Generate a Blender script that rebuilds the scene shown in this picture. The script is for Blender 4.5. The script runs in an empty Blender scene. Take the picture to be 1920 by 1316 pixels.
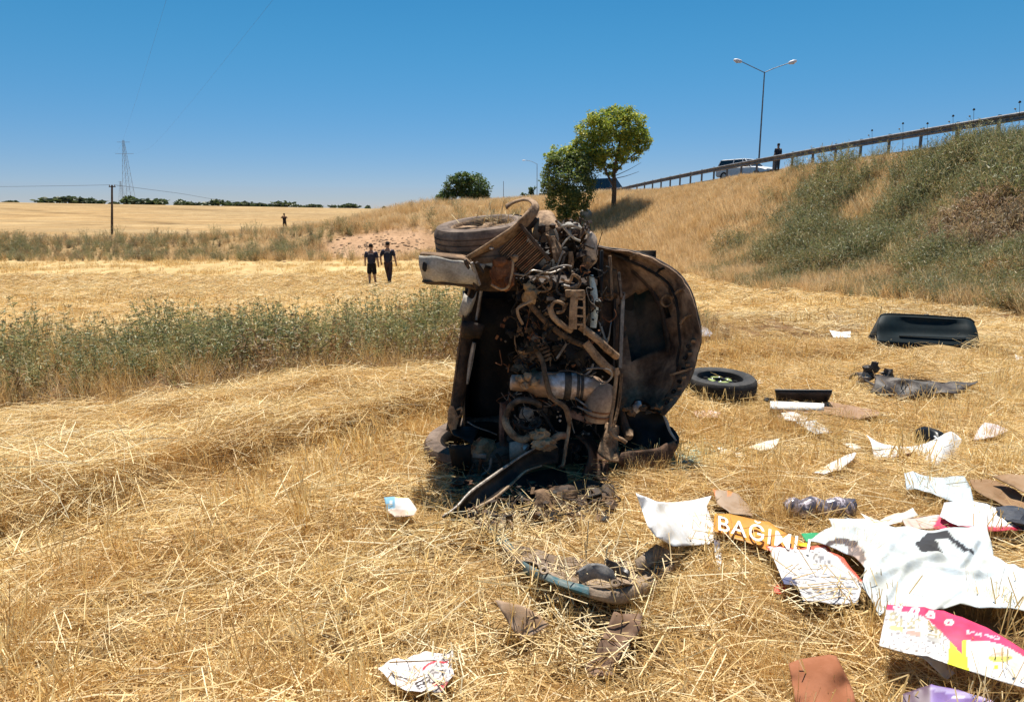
import bpy, bmesh, math, random
import numpy as np
from mathutils import Vector, Matrix, Euler, noise
from mathutils.geometry import delaunay_2d_cdt
SC = bpy.context.scene
COL = SC.collection
R = math.radians
RNG = random.Random(7)
NR = np.random.default_rng(7)

# ------------------------------------------------------------------ camera
cam = bpy.data.cameras.new('camera'); co = bpy.data.objects.new('camera', cam); COL.objects.link(co)
SC.camera = co
F = 1321.0
PITCH = R(10.84)
EYE = 1.65
cam.sensor_width = 36.0; cam.lens = F/1920*36; cam.clip_start = 0.05; cam.clip_end = 6000
co.location = (0, 0, EYE); co.rotation_euler = (R(90)-PITCH, 0, 0)

# ------------------------------------------------------------------ light
SUN_AZ, SUN_EL = R(3), R(71)
w = bpy.data.worlds.new('World'); SC.world = w; w.use_nodes = True
nt = w.node_tree; bgn = nt.nodes['Background']
sk = nt.nodes.new('ShaderNodeTexSky'); sk.sky_type = 'NISHITA'; sk.sun_disc = False
sk.sun_elevation = SUN_EL; sk.sun_rotation = SUN_AZ
sk.altitude = 900; sk.air_density = 1.0; sk.dust_density = 0.0; sk.ozone_density = 5.0
hsv = nt.nodes.new('ShaderNodeHueSaturation'); hsv.inputs['Saturation'].default_value = 1.30; hsv.inputs['Hue'].default_value = 0.49
nt.links.new(sk.outputs[0], hsv.inputs['Color'])
tcw = nt.nodes.new('ShaderNodeTexCoord'); sxw = nt.nodes.new('ShaderNodeSeparateXYZ'); nt.links.new(tcw.outputs['Generated'], sxw.inputs[0])
rw = nt.nodes.new('ShaderNodeValToRGB'); rw.color_ramp.interpolation = 'EASE'   # dry summer air: the low sky a little greyer blue, all the way round
rw.color_ramp.elements[0].color = (.80, .79, 1.04, 1); rw.color_ramp.elements[1].position = .26; rw.color_ramp.elements[1].color = (1.06, 1.18, 1.14, 1)
mw = nt.nodes.new('ShaderNodeMix'); mw.data_type = 'RGBA'; mw.blend_type = 'MULTIPLY'; mw.inputs['Factor'].default_value = 1
nt.links.new(sxw.outputs['Z'], rw.inputs['Fac']); nt.links.new(hsv.outputs[0], mw.inputs['A']); nt.links.new(rw.outputs[0], mw.inputs['B']); nt.links.new(mw.outputs['Result'], bgn.inputs[0])
bgn.inputs[1].default_value = 0.056
sl = bpy.data.lights.new('sun', 'SUN'); so = bpy.data.objects.new('sun', sl); COL.objects.link(so)
sl.energy = 5.0; sl.angle = R(0.53); sl.color = (1.0, 0.95, 0.86)
sd = Vector((math.sin(SUN_AZ)*math.cos(SUN_EL), math.cos(SUN_AZ)*math.cos(SUN_EL), math.sin(SUN_EL)))
so.rotation_euler = sd.to_track_quat('Z', 'Y').to_euler(); so.location = (10, 10, 30)
vs = SC.view_settings; vs.view_transform = 'Standard'; vs.look = 'None'; vs.exposure = 0.62; vs.gamma = 1.0; vs.use_curve_mapping = False
SC.cycles.use_denoising = True
SC.cycles.max_bounces = 6; SC.cycles.diffuse_bounces = 3; SC.cycles.transparent_max_bounces = 6

# ------------------------------------------------------------------ helpers: camera rays to places
cP, sP = math.cos(PITCH), math.sin(PITCH)
def ray(px, py):
    a, b = (px-960)/F, -(py-658)/F
    return Vector((a, cP+b*sP, -sP+b*cP))
def P(px, py, Y):
    d = ray(px, py); t = Y/d.y
    return Vector((d.x*t, Y, EYE+d.z*t))
def ss(a, b, x):
    t = np.clip((x-a)/(b-a), 0, 1); return t*t*(3-2*t)

# ------------------------------------------------------------------ terrain height
def railx(y): return 18.9-.17*(y-26)
def roadz(y): return np.where(y < 80, 4.62-.00035*(y-20)**2, 3.36-.03*(y-80)*ss(80, 140, y))
def footx(y): return np.interp(y, [-40, 13, 21, 36, 45, 60, 80, 400], [9.0, 9.5, 10.2, 9.2, 5.5, 1.0, -3.0, -70])
# value noise on numpy arrays
_perm = NR.random((256, 256))
def vn(x, y, s):
    x = x/s; y = y/s
    xi = np.floor(x).astype(int); yi = np.floor(y).astype(int); fx = x-xi; fy = y-yi
    fx = fx*fx*(3-2*fx); fy = fy*fy*(3-2*fy)
    g = lambda a, b: _perm[a % 256, b % 256]
    return (g(xi, yi)*(1-fx)+g(xi+1, yi)*fx)*(1-fy)+(g(xi, yi+1)*(1-fx)+g(xi+1, yi+1)*fx)*fy-.5
L1X = [-40, -2.6, -2.1, -1.5, -.9, -.5, 3]; L1Y = [-3, 3.3, 4.1, 4.7, 5.4, 5.8, 8.2]       # front edge of the standing straw
L0X = [-40, -4.4, -.75, 3.5, 9]; L0Y = [-9.8, 5.35, 7.15, 9.3, 12]                            # front edge of the weed strip
def HT(x, y):
    x = np.asarray(x, float); y = np.asarray(y, float)
    drop = -1.25*ss(9, 30, y)*(1-ss(49, 60, y))
    hill = ss(50, 270, y)*(3.4-.017*np.clip(x, -260, 30))
    z = drop+hill-ss(300, 900, y)*6
    z = z+1.0*np.exp(-((y-54)/3.5)**2)*(1-ss(-16, -8, x))*(.6+vn(x, y, 5))       # low bank at the field edge
    cb = ss(45, 61, y+vn(x, y, 4)*1.5)*ss(-20, -6, x)*2.5*(1-ss(70, 260, y)*.7)  # bank behind the wreck
    z = z+cb
    z = z+.5*np.exp(-(((x+9)/3.2)**2+((y-50)/2.4)**2))                            # red soil mound
    near = 1-ss(25, 60, y)
    z = z+near*(.11*vn(x, y, 1.3)+.10*vn(x+40, y, .55)*(1-.65*ss(5, 7.5, y))*(1-.9*np.exp(-(((x-0)/1.3)**2+((y-4.5)/1.1)**2)))+.035*vn(x, y+9, .2))
    l1 = np.interp(x, L1X, L1Y); l0 = np.interp(x, L0X, L0Y)
    z = z+.10*ss(-.12, .18, y-l1)*(1-ss(.2, 1.2, y-l1))*near
    z = z-.06*np.exp(-((y-l0)/.4)**2)*near
    fx = footx(y); rx = railx(y)
    t = np.clip((x+vn(x, y, 3)*.8-fx)/np.maximum(rx-1.2-fx, .5), 0, 1); t = t*(.35+.65*t)*(1.0) ; t = np.clip(t*1.0, 0, 1)
    rz = roadz(y)-.42*(1-ss(0, .5, x-rx))
    z = z*(1-t)+rz*t+.18*vn(x, y, 2.2)*np.sin(np.pi*t)
    return z
def Hs(x, y): return float(HT(x, y))
def Gv(px, py, h):
    px = np.asarray(px, float); py = np.asarray(py, float); h = np.asarray(h, float)
    a = (px-960)/F; b = -(py-658)/F; dy = cP+b*sP; dz = -sP+b*cP; t = -(EYE-h)/dz
    for _ in range(9): t = .3*t+.7*(-(EYE-HT(a*t, dy*t)-h)/dz)
    return np.stack([a*t, dy*t, EYE+dz*t], -1)
def G(px, py, h=0.0):
    if py > 540: return Vector(Gv([px], [py], [h])[0])
    d = ray(px, py)
    lo, hi = .3, .3
    f = lambda t: EYE+d.z*t-Hs(d.x*t, d.y*t)-h
    t = .5
    while t < 900:
        if f(t) < 0: break
        lo = t; t *= 1.06
    hi = t
    for _ in range(26):
        m = (lo+hi)/2
        if f(m) > 0: lo = m
        else: hi = m
    t = (lo+hi)/2
    return Vector((d.x*t, d.y*t, EYE+d.z*t))

# ------------------------------------------------------------------ helpers: objects
def tag(o, label=None, cat=None, group=None, kind=None):
    if label: o['label'] = label
    if cat: o['category'] = cat
    if group: o['group'] = group
    if kind: o['kind'] = kind
    return o
ROOTLOC = {}
def thing(name, label, cat, loc, group=None):
    o = bpy.data.objects.new(name, None); COL.objects.link(o); o.location = loc; o.empty_display_size = .1
    ROOTLOC[o.name] = Vector(loc)
    return tag(o, label, cat, group)
def wl(o): return ROOTLOC.get(o.name, Vector((0, 0, 0)))
def link(name, me, mat, parent=None, loc=None):
    o = bpy.data.objects.new(name, me); COL.objects.link(o)
    if mat is not None:
        for m in (mat if isinstance(mat, (list, tuple)) else [mat]): me.materials.append(m)
    base = wl(parent) if parent else Vector((0, 0, 0))
    if parent: o.parent = parent
    if loc is not None: o.location = Vector(loc)-base; ROOTLOC[o.name] = Vector(loc)
    else:
        ROOTLOC[o.name] = base
        if parent: me.transform(Matrix.Translation(-base))
    return o
class MB:
    def __init__(s): s.v = []; s.f = []
    def add(s, vs, fs):
        n = len(s.v); s.v += [tuple(v) for v in vs]; s.f += [tuple(i+n for i in f) for f in fs]; return s
    def box(s, c, d, rot=None):
        M = (rot.to_matrix() if isinstance(rot, Euler) else rot) if rot is not None else Matrix.Identity(3)
        vs = [Vector(c)+M@Vector((x*d[0]/2, y*d[1]/2, z*d[2]/2)) for x in (-1, 1) for y in (-1, 1) for z in (-1, 1)]
        return s.add(vs, [(0, 1, 3, 2), (4, 6, 7, 5), (0, 4, 5, 1), (2, 3, 7, 6), (0, 2, 6, 4), (1, 5, 7, 3)])
    def bar(s, a, b, wd, th, up=Vector((0, 0, 1))):
        a = Vector(a); b = Vector(b); x = (b-a); L = x.length; x.normalize(); y = Vector(up).cross(x)
        if y.length < 1e-4: y = Vector((0, 1, 0)).cross(x)
        y.normalize(); z = x.cross(y)
        M = Matrix((x, y, z)).transposed()
        return s.box((a+b)/2, (L, wd, th), M)
    def tube(s, pts, r, n=8, cap=True, smooth=3):
        pts = [Vector(p) for p in pts]
        rs = list(r) if isinstance(r, (list, tuple)) else [r]*len(pts)
        if smooth > 1 and len(pts) > 2:
            q = []; qr = []
            for i in range(len(pts)-1):
                p0 = pts[max(i-1, 0)]; p1 = pts[i]; p2 = pts[i+1]; p3 = pts[min(i+2, len(pts)-1)]
                for k in range(smooth):
                    t = k/smooth
                    q.append(.5*((2*p1)+(-p0+p2)*t+(2*p0-5*p1+4*p2-p3)*t*t+(-p0+3*p1-3*p2+p3)*t**3)); qr.append(rs[i]*(1-t)+rs[i+1]*t)
            q.append(pts[-1]); qr.append(rs[-1]); pts, rs = q, qr
        vs = []; u = None
        for i, p in enumerate(pts):
            d = (pts[min(i+1, len(pts)-1)]-pts[max(i-1, 0)]).normalized()
            if u is None: u = d.orthogonal().normalized()
            u = (u-d*u.dot(d)); u = u.normalized() if u.length > 1e-6 else d.orthogonal().normalized()
            v = d.cross(u)
            for k in range(n):
                a = 2*math.pi*k/n; vs.append(p+(u*math.cos(a)+v*math.sin(a))*rs[i])
        fs = [(i*n+k, i*n+(k+1) % n, (i+1)*n+(k+1) % n, (i+1)*n+k) for i in range(len(pts)-1) for k in range(n)]
        if cap: fs += [tuple(range(n))[::-1], tuple((len(pts)-1)*n+k for k in range(n))]
        return s.add(vs, fs)
    def lathe(s, c, axis, prof, n=32, close=True):
        axis = Vector(axis).normalized(); u = axis.orthogonal().normalized(); v = axis.cross(u); c = Vector(c)
        vs = []
        for (r, z) in prof:
            for k in range(n):
                a = 2*math.pi*k/n; vs.append(c+axis*z+(u*math.cos(a)+v*math.sin(a))*r)
        m = len(prof); fs = []
        for i in range(m if close else m-1):
            j = (i+1) % m
            fs += [(i*n+k, i*n+(k+1) % n, j*n+(k+1) % n, j*n+k) for k in range(n)]
        return s.add(vs, fs)
    def lump(s, c, r, amp=.2, seed=0, sub=2, freq=2.0):
        bm = bmesh.new(); bmesh.ops.create_icosphere(bm, subdivisions=sub, radius=1)
        rr = Vector(r) if not isinstance(r, (int, float)) else Vector((r, r, r))
        vs = []
        for v in bm.verts:
            k = 1+amp*noise.noise(v.co*freq+Vector((seed*7.1, seed*3.3, seed)))*1.6
            vs.append(Vector(c)+Vector((v.co.x*rr.x, v.co.y*rr.y, v.co.z*rr.z))*k)
        fs = [tuple(v.index for v in f.verts) for f in bm.faces]; bm.free()
        return s.add(vs, fs)
    def grid(s, rows):
        m = len(rows[0]); vs = [p for r in rows for p in r]
        return s.add(vs, [(i*m+k, i*m+k+1, (i+1)*m+k+1, (i+1)*m+k) for i in range(len(rows)-1) for k in range(m-1)])
    def mesh(s, name, smooth=True):
        me = bpy.data.meshes.new(name); me.from_pydata(s.v, [], s.f); me.validate(); me.update()
        bm = bmesh.new(); bm.from_mesh(me); bmesh.ops.recalc_face_normals(bm, faces=bm.faces); bm.to_mesh(me); bm.free()
        if smooth:
            me.polygons.foreach_set('use_smooth', [True]*len(me.polygons))
            try: me.set_sharp_from_angle(angle=R(38))
            except Exception: pass
        return me
    def build(s, name, mat, parent=None, smooth=True, solid=None, bevel=None, loc=None):
        o = link(name, s.mesh(name, smooth), mat, parent, loc)
        if solid: m = o.modifiers.new('thickness', 'SOLIDIFY'); m.thickness = solid; m.offset = 0
        if bevel: m = o.modifiers.new('bevel', 'BEVEL'); m.width = bevel; m.segments = 2; m.limit_method = 'ANGLE'
        return o
def cr(pts, n):
    """catmull-rom resample of a list of vectors into n points"""
    pts = [Vector(p) for p in pts]; out = []
    for k in range(n):
        t = k/(n-1)*(len(pts)-1); i = min(int(t), len(pts)-2); t -= i
        p0 = pts[max(i-1, 0)]; p1 = pts[i]; p2 = pts[i+1]; p3 = pts[min(i+2, len(pts)-1)]
        out.append(.5*((2*p1)+(-p0+p2)*t+(2*p0-5*p1+4*p2-p3)*t*t+(-p0+3*p1-3*p2+p3)*t**3))
    return out
def ribbon(A, B, n=24, m=6, bulge=None, noise_amp=0, seed=0):
    a = cr(A, n); b = cr(B, n); rows = []
    for i in range(n):
        r = []
        for k in range(m):
            t = k/(m-1); p = a[i].lerp(b[i], t)
            if bulge is not None: p = p+Vector(bulge)*math.sin(math.pi*t)
            if noise_amp: p = p+Vector((noise.noise(p*7+Vector((seed, 0, 0))), noise.noise(p*7+Vector((0, seed+3, 0))), noise.noise(p*7+Vector((9, 0, seed)))))*noise_amp
            r.append(p)
        rows.append(r)
    return MB().grid(rows)

# ------------------------------------------------------------------ materials
def newmat(name):
    m = bpy.data.materials.new(name); m.use_nodes = True
    return m, m.node_tree, m.node_tree.nodes['Principled BSDF']
def N(nt, t, **k):
    n = nt.nodes.new(t)
    for a, b in k.items(): setattr(n, a, b)
    return n
def noise_ramp(nt, scale, stops, detail=6, rough=.6, coord='Object', dist=0.0, vec=None):
    tc = N(nt, 'ShaderNodeTexCoord'); n = N(nt, 'ShaderNodeTexNoise'); n.inputs['Scale'].default_value = scale
    n.inputs['Detail'].default_value = detail; n.inputs['Roughness'].default_value = rough; n.inputs['Distortion'].default_value = dist
    nt.links.new(vec if vec else tc.outputs[coord], n.inputs['Vector'])
    r = N(nt, 'ShaderNodeValToRGB'); el = r.color_ramp.elements
    el[0].position = stops[0][0]; el[0].color = (*stops[0][1], 1); el[1].position = stops[-1][0]; el[1].color = (*stops[-1][1], 1)
    for p, c in stops[1:-1]: e = el.new(p); e.color = (*c, 1)
    nt.links.new(n.outputs['Fac'], r.inputs['Fac'])
    return n, r
def grime(name, base, dust, scale=5, rough=.7, metal=0.0, bump=.3, third=None, lo=.42, hi=.6, spec=.3, bscale=None):
    """a surface with irregular dust or rust over its own colour"""
    m, nt, b = newmat(name)
    stops = [(lo, base), (hi, dust)]
    if third: stops = [(lo, base), ((lo+hi)/2, third), (hi, dust)]
    n, r = noise_ramp(nt, scale, stops, detail=9, rough=.65, dist=.3)
    n2, r2 = noise_ramp(nt, scale*9, [(.3, (.6, .6, .6)), (.7, (1.15, 1.15, 1.15))], detail=5)
    mx = N(nt, 'ShaderNodeMix', data_type='RGBA', blend_type='MULTIPLY'); mx.inputs['Factor'].default_value = .8
    nt.links.new(r.outputs[0], mx.inputs['A']); nt.links.new(r2.outputs[0], mx.inputs['B'])
    nt.links.new(mx.outputs['Result'], b.inputs['Base Color'])
    b.inputs['Roughness'].default_value = rough; b.inputs['Metallic'].default_value = metal; b.inputs['Specular IOR Level'].default_value = spec
    bp = N(nt, 'ShaderNodeBump'); bp.inputs['Strength'].default_value = bump; bp.inputs['Distance'].default_value = .01
    nn = N(nt, 'ShaderNodeTexNoise'); nn.inputs['Scale'].default_value = bscale or scale*5; nn.inputs['Detail'].default_value = 8
    tc = N(nt, 'ShaderNodeTexCoord'); nt.links.new(tc.outputs['Object'], nn.inputs['Vector'])
    nt.links.new(nn.outputs['Fac'], bp.inputs['Height']); nt.links.new(bp.outputs[0], b.inputs['Normal'])
    return m
def plain(name, c, rough=.6, metal=0.0, spec=.3, em=None):
    m, nt, b = newmat(name)
    n, r = noise_ramp(nt, 6, [(.3, tuple(x*.82 for x in c)), (.7, tuple(min(1, x*1.1) for x in c))])
    nt.links.new(r.outputs[0], b.inputs['Base Color'])
    b.inputs['Roughness'].default_value = rough; b.inputs['Metallic'].default_value = metal; b.inputs['Specular IOR Level'].default_value = spec
    return m
def plantmat(name, tints, trans=.35, patch_scale=.8, rough=.55, amt=.6, rows=False):
    """vegetation: colour attribute x per-plant random x patches in the field"""
    m = bpy.data.materials.new(name); m.use_nodes = True; nt = m.node_tree; nt.nodes.clear()
    out = N(nt, 'ShaderNodeOutputMaterial'); at = N(nt, 'ShaderNodeAttribute', attribute_name='tint')
    ge = N(nt, 'ShaderNodeNewGeometry'); oi = N(nt, 'ShaderNodeObjectInfo')
    n = N(nt, 'ShaderNodeTexNoise'); n.inputs['Scale'].default_value = patch_scale; n.inputs['Detail'].default_value = 3
    if rows:      # swaths left by the combine, running with the field
        mp = N(nt, 'ShaderNodeMapping', vector_type='TEXTURE'); mp.inputs['Rotation'].default_value = (0, 0, R(23)); mp.inputs['Scale'].default_value = (3.2, .75, 1); n.inputs['Detail'].default_value = 5
        nt.links.new(ge.outputs['Position'], mp.inputs['Vector']); nt.links.new(mp.outputs[0], n.inputs['Vector'])
    else: nt.links.new(ge.outputs['Position'], n.inputs['Vector'])
    mth = N(nt, 'ShaderNodeMath', operation='ADD'); ms = N(nt, 'ShaderNodeMath', operation='MULTIPLY_ADD')
    ms.inputs[1].default_value = .5; ms.inputs[2].default_value = -.25
    nt.links.new(oi.outputs['Random'], ms.inputs[0]); nt.links.new(ms.outputs[0], mth.inputs[0]); nt.links.new(n.outputs['Fac'], mth.inputs[1])
    r = N(nt, 'ShaderNodeValToRGB'); el = r.color_ramp.elements
    k = len(tints)
    for i, c in enumerate(tints):
        p = .25+.5*i/(k-1)
        e = el[0] if i == 0 else (el[1] if i == k-1 else el.new(p)); e.position = p; e.color = (*c, 1)
    nt.links.new(mth.outputs[0], r.inputs['Fac'])
    mx = N(nt, 'ShaderNodeMix', data_type='RGBA', blend_type='MULTIPLY'); mx.inputs['Factor'].default_value = 1
    nt.links.new(at.outputs['Color'], mx.inputs['A']); nt.links.new(r.outputs[0], mx.inputs['B'])
    d = N(nt, 'ShaderNodeBsdfDiffuse'); t = N(nt, 'ShaderNodeBsdfTranslucent'); g = N(nt, 'ShaderNodeBsdfGlossy'); g.inputs['Roughness'].default_value = rough
    g.inputs['Color'].default_value = (.9, .9, .85, 1)
    ms1 = N(nt, 'ShaderNodeMixShader'); ms1.inputs[0].default_value = trans; ms2 = N(nt, 'ShaderNodeMixShader'); ms2.inputs[0].default_value = .05
    nt.links.new(mx.outputs['Result'], d.inputs['Color']); nt.links.new(mx.outputs['Result'], t.inputs['Color'])
    nt.links.new(d.outputs[0], ms1.inputs[1]); nt.links.new(t.outputs[0], ms1.inputs[2])
    nt.links.new(ms1.outputs[0], ms2.inputs[1]); nt.links.new(g.outputs[0], ms2.inputs[2]); nt.links.new(ms2.outputs[0], out.inputs['Surface'])
    return m

# ------------------------------------------------------------------ the ground: one sheet to the horizon
def ground():
    ys = [-40, -25, -15, -9, -5, -3, -2, -1.2, -.6, 0]
    y = .35
    while y < 9: ys.append(y); y += .05
    while y < 2600: ys.append(y); y *= 1.0125 if y < 70 else 1.02
    ys = np.array(ys); nx = 380
    u = np.linspace(-1, 1, nx)
    half = np.maximum(np.abs(ys)*1.15+5, 6)
    half = np.where(ys < .3, np.maximum(half, 7), half)
    X = u[None, :]*half[:, None]; Y = np.repeat(ys[:, None], nx, 1)
    Z = HT(X, Y)
    me = bpy.data.meshes.new('ground'); n = X.size
    V = np.stack([X, Y, Z], -1).reshape(-1, 3)
    rws = len(ys); i = np.arange(rws-1)[:, None]*nx+np.arange(nx-1)[None]
    Fc = np.stack([i, i+1, i+1+nx, i+nx], -1).reshape(-1, 4)
    me.vertices.add(n); me.vertices.foreach_set('co', V.ravel()); me.loops.add(Fc.size); me.loops.foreach_set('vertex_index', Fc.ravel())
    me.polygons.add(len(Fc)); me.polygons.foreach_set('loop_start', np.arange(0, Fc.size, 4)); me.update(); me.validate()
    me.polygons.foreach_set('use_smooth', np.ones(len(Fc), bool))
    # what covers the ground where: cut straw, soil of the weed strip, dry bank grass, red soil
    x = X.ravel(); yy = Y.ravel()
    straw = np.array([.56, .41, .21]); soil = np.array([.20, .115, .06]); dry = np.array([.34, .235, .12]); red = np.array([.42, .26, .155]); pale = np.array([.50, .35, .165]); under = np.array([.42, .28, .13])
    c = np.repeat(under[None], n, 0)
    pock = np.clip((vn(x+5, yy, .42)+.6*vn(x, yy+3, .16))*2.4, 0, 1)*(1-ss(8, 14, yy)); c = c*(1-pock[:, None])+np.array([.17, .10, .045])*pock[:, None]
    def mixin(c, col, f): return c*(1-f[:, None])+col*f[:, None]
    c = mixin(c, straw, ss(6, 14, yy))
    c = mixin(c, pale, ss(11, 19, yy)*np.clip(.6+1.2*vn(x, yy*2.5, 3), 0, 1))
    l0 = np.interp(x, L0X, L0Y); strip = ss(-.1, .1, yy-l0)*(1-ss(2.6, 3.2, yy-l0+.5*vn(x, yy, 1)))
    c = mixin(c, soil, strip)
    c = mixin(c, np.array([.36, .24, .12]), ss(45, 50, yy)*(1-ss(56, 62, yy)))
    c = mixin(c, dry, ss(56, 62, yy))
    bands = np.clip(.5+1.6*vn(x*.25+yy*.35, yy+x*.12, 4), 0, 1)*ss(56, 64, yy)*(1-ss(150, 240, yy))
    c = mixin(c, np.array([.38, .235, .10]), bands*.8)
    for pts, wd, am in ((((-60, 384), (90, 398), (180, 404), (330, 421)), 1.6, .75), (((-60, 398), (120, 408), (260, 416), (420, 424)), 1.0, .5), (((-40, 412), (100, 418), (240, 425)), .9, .5), (((300, 392), (480, 399), (640, 405)), 3.0, .5), (((-60, 380), (200, 387), (420, 394)), 5.0, .45)):
        W_ = [G(*p) for p in pts]; ox = np.argsort([p.x for p in W_]); yl = np.interp(x, [W_[i].x for i in ox], [W_[i].y for i in ox]); inx = (x > W_[ox[0]].x) & (x < W_[ox[-1]].x)
        c = mixin(c, np.array([.17, .105, .045]), am*np.exp(-((yy-yl)/(wd*1.6))**2)*inx*(.7+vn(x, yy, 6)))
    c = mixin(c, np.array([.56, .40, .21]), np.clip(vn(x*.2+3, yy+x*.1, 2.2)*2.2, 0, 1)*ss(56, 64, yy)*.5)
    fx = footx(yy); t = ss(0, 2.0, x-fx+vn(x, yy, 2))
    c = mixin(c, np.array([.26, .19, .10]), t*(yy < 60))
    c = mixin(c, dry, t*ss(26, 40, yy))
    rm = np.exp(-((((x+9)/4.6)**2+((yy-50.5)/3.6)**2)**1.5)); c = mixin(c, red, np.clip(rm*1.6, 0, 1))
    ca = me.color_attributes.new('cover', 'FLOAT_COLOR', 'POINT'); ca.data.foreach_set('color', np.concatenate([c, np.ones((n, 1))], 1).ravel())
    m, nt, b = newmat('ground straw and soil')
    at = N(nt, 'ShaderNodeAttribute', attribute_name='cover')
    n1, r1 = noise_ramp(nt, 3.0, [(.3, (.62, .58, .52)), (.5, (1, 1, 1)), (.72, (1.3, 1.28, 1.2))], detail=12, rough=.72)
    tc = N(nt, 'ShaderNodeTexCoord'); mp = N(nt, 'ShaderNodeMapping'); mp.inputs['Scale'].default_value = (1, .25, 1)
    mp.inputs['Rotation'].default_value = (0, 0, R(72))
    nt.links.new(tc.outputs['Object'], mp.inputs['Vector'])
    n2, r2 = noise_ramp(nt, .9, [(.33, (.72, .68, .6)), (.6, (1.12, 1.12, 1.1))], detail=8, rough=.6, vec=mp.outputs[0])
    a = N(nt, 'ShaderNodeMix', data_type='RGBA', blend_type='MULTIPLY'); a.inputs['Factor'].default_value = .85
    bb = N(nt, 'ShaderNodeMix', data_type='RGBA', blend_type='MULTIPLY'); bb.inputs['Factor'].default_value = .75
    nt.links.new(at.outputs['Color'], a.inputs['A']); nt.links.new(r1.outputs[0], a.inputs['B'])
    nt.links.new(a.outputs['Result'], bb.inputs['A']); nt.links.new(r2.outputs[0], bb.inputs['B']); nt.links.new(bb.outputs['Result'], b.inputs['Base Color'])
    b.inputs['Roughness'].default_value = .95; b.inputs['Specular IOR Level'].default_value = .1
    bp = N(nt, 'ShaderNodeBump'); bp.inputs['Strength'].default_value = .8; bp.inputs['Distance'].default_value = .06
    nb = N(nt, 'ShaderNodeTexNoise'); nb.inputs['Scale'].default_value = 9; nb.inputs['Detail'].default_value = 10; nb.inputs['Roughness'].default_value = .7
    nt.links.new(tc.outputs['Object'], nb.inputs['Vector']); nt.links.new(nb.outputs['Fac'], bp.inputs['Height']); nt.links.new(bp.outputs[0], b.inputs['Normal'])
    o = bpy.data.objects.new('ground', me); COL.objects.link(o); me.materials.append(m)
    tag(o, kind='structure'); ROOTLOC[o.name] = Vector((0, 0, 0))
    return o
ground()

# the road on the embankment
def road():
    ysr = list(np.arange(-30, 80, 3.0))+list(np.arange(80, 420, 10.0)); m = MB(); rows = []
    for y in ysr:
        z = float(roadz(np.array(float(y))))+.006; x0 = float(railx(y)); rows.append([Vector((x0+.3+k*2.35, y, z+.0)) for k in range(8)])
    m.grid(rows)
    o = m.build('road', grime('asphalt', (.045, .045, .047), (.075, .07, .065), 2, .9, bump=.2)); tag(o, kind='structure')
road()

# ------------------------------------------------------------------ vegetation kits (plants many times over)
def veg_mesh(name, V, Fc, C, mat):
    me = bpy.data.meshes.new(name); V = np.asarray(V, np.float32); Fc = np.asarray(Fc, np.int32); C = np.asarray(C, np.float32)
    me.vertices.add(len(V)); me.vertices.foreach_set('co', V.ravel()); me.loops.add(Fc.size); me.loops.foreach_set('vertex_index', Fc.ravel())
    k = Fc.shape[1]; me.polygons.add(len(Fc)); me.polygons.foreach_set('loop_start', np.arange(0, Fc.size, k)); me.update(); me.validate()
    ca = me.color_attributes.new('tint', 'FLOAT_COLOR', 'POINT'); ca.data.foreach_set('color', np.concatenate([C, np.ones((len(C), 1), np.float32)], 1).ravel())
    me.materials.append(mat); return me
class Veg:
    def __init__(s, rng): s.V = []; s.F = []; s.C = []; s.r = rng
    def blade(s, p, d, L, wd, col, bend=0.0, seg=2, taper=.4, side=None, tipcol=None):
        r = s.r; p = Vector(p); d = Vector(d).normalized()
        sd_ = Vector(side) if side else Vector((r.uniform(-1, 1), r.uniform(-1, 1), r.uniform(-1, 1)))
        sd_ = (sd_-d*sd_.dot(d)).normalized(); bd = Vector((r.uniform(-1, 1), r.uniform(-1, 1), r.uniform(-.8, .3)))*bend
        b = len(s.V); q = p.copy(); dd = d.copy()
        for i in range(seg+1):
            t = i/seg; ww = wd*(1-(1-taper)*t)/2
            s.V += [tuple(q-sd_*ww), tuple(q+sd_*ww)]
            c = col if tipcol is None else tuple(a*(1-t)+e*t for a, e in zip(col, tipcol)); s.C += [c, c]
            q = q+dd*(L/seg); dd = (dd+bd).normalized()
        for i in range(seg): s.F.append((b+2*i, b+2*i+1, b+2*i+3, b+2*i+2))
        return q
    def leaf(s, p, d, L, wd, col):
        s.blade(p, d, L, wd, col, bend=.15, seg=1, taper=.5)
    def build(s, name, mat): return veg_mesh(name, s.V, s.F, s.C, mat)
STRAW = [(.83, .71, .43), (.79, .63, .35), (.69, .52, .25), (.88, .79, .56), (.46, .31, .13), (.75, .59, .31), (.85, .77, .56)]
def cvar(c, r, a=.12):
    k = 1+r.uniform(-a, a); return tuple(min(1, x*k) for x in c)
m_straw = plantmat('straw', [(.86, .70, .46), (1.04, .93, .70), (1.14, 1.08, .90), (1.18, 1.16, 1.08)], .36, .9, rows=True)
m_gold = plantmat('standing straw', [(.98, .82, .54), (1.15, 1.03, .76), (1.2, 1.14, .98)], .45, .7, rows=True)
m_weed = plantmat('weeds', [(.8, .84, .76), (1.05, 1.02, .95), (1.3, 1.18, .9)], .4, .7)
m_leaf = plantmat('leaves', [(.7, .75, .7), (1, 1, 1), (1.25, 1.15, .9)], .5, .6)
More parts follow.
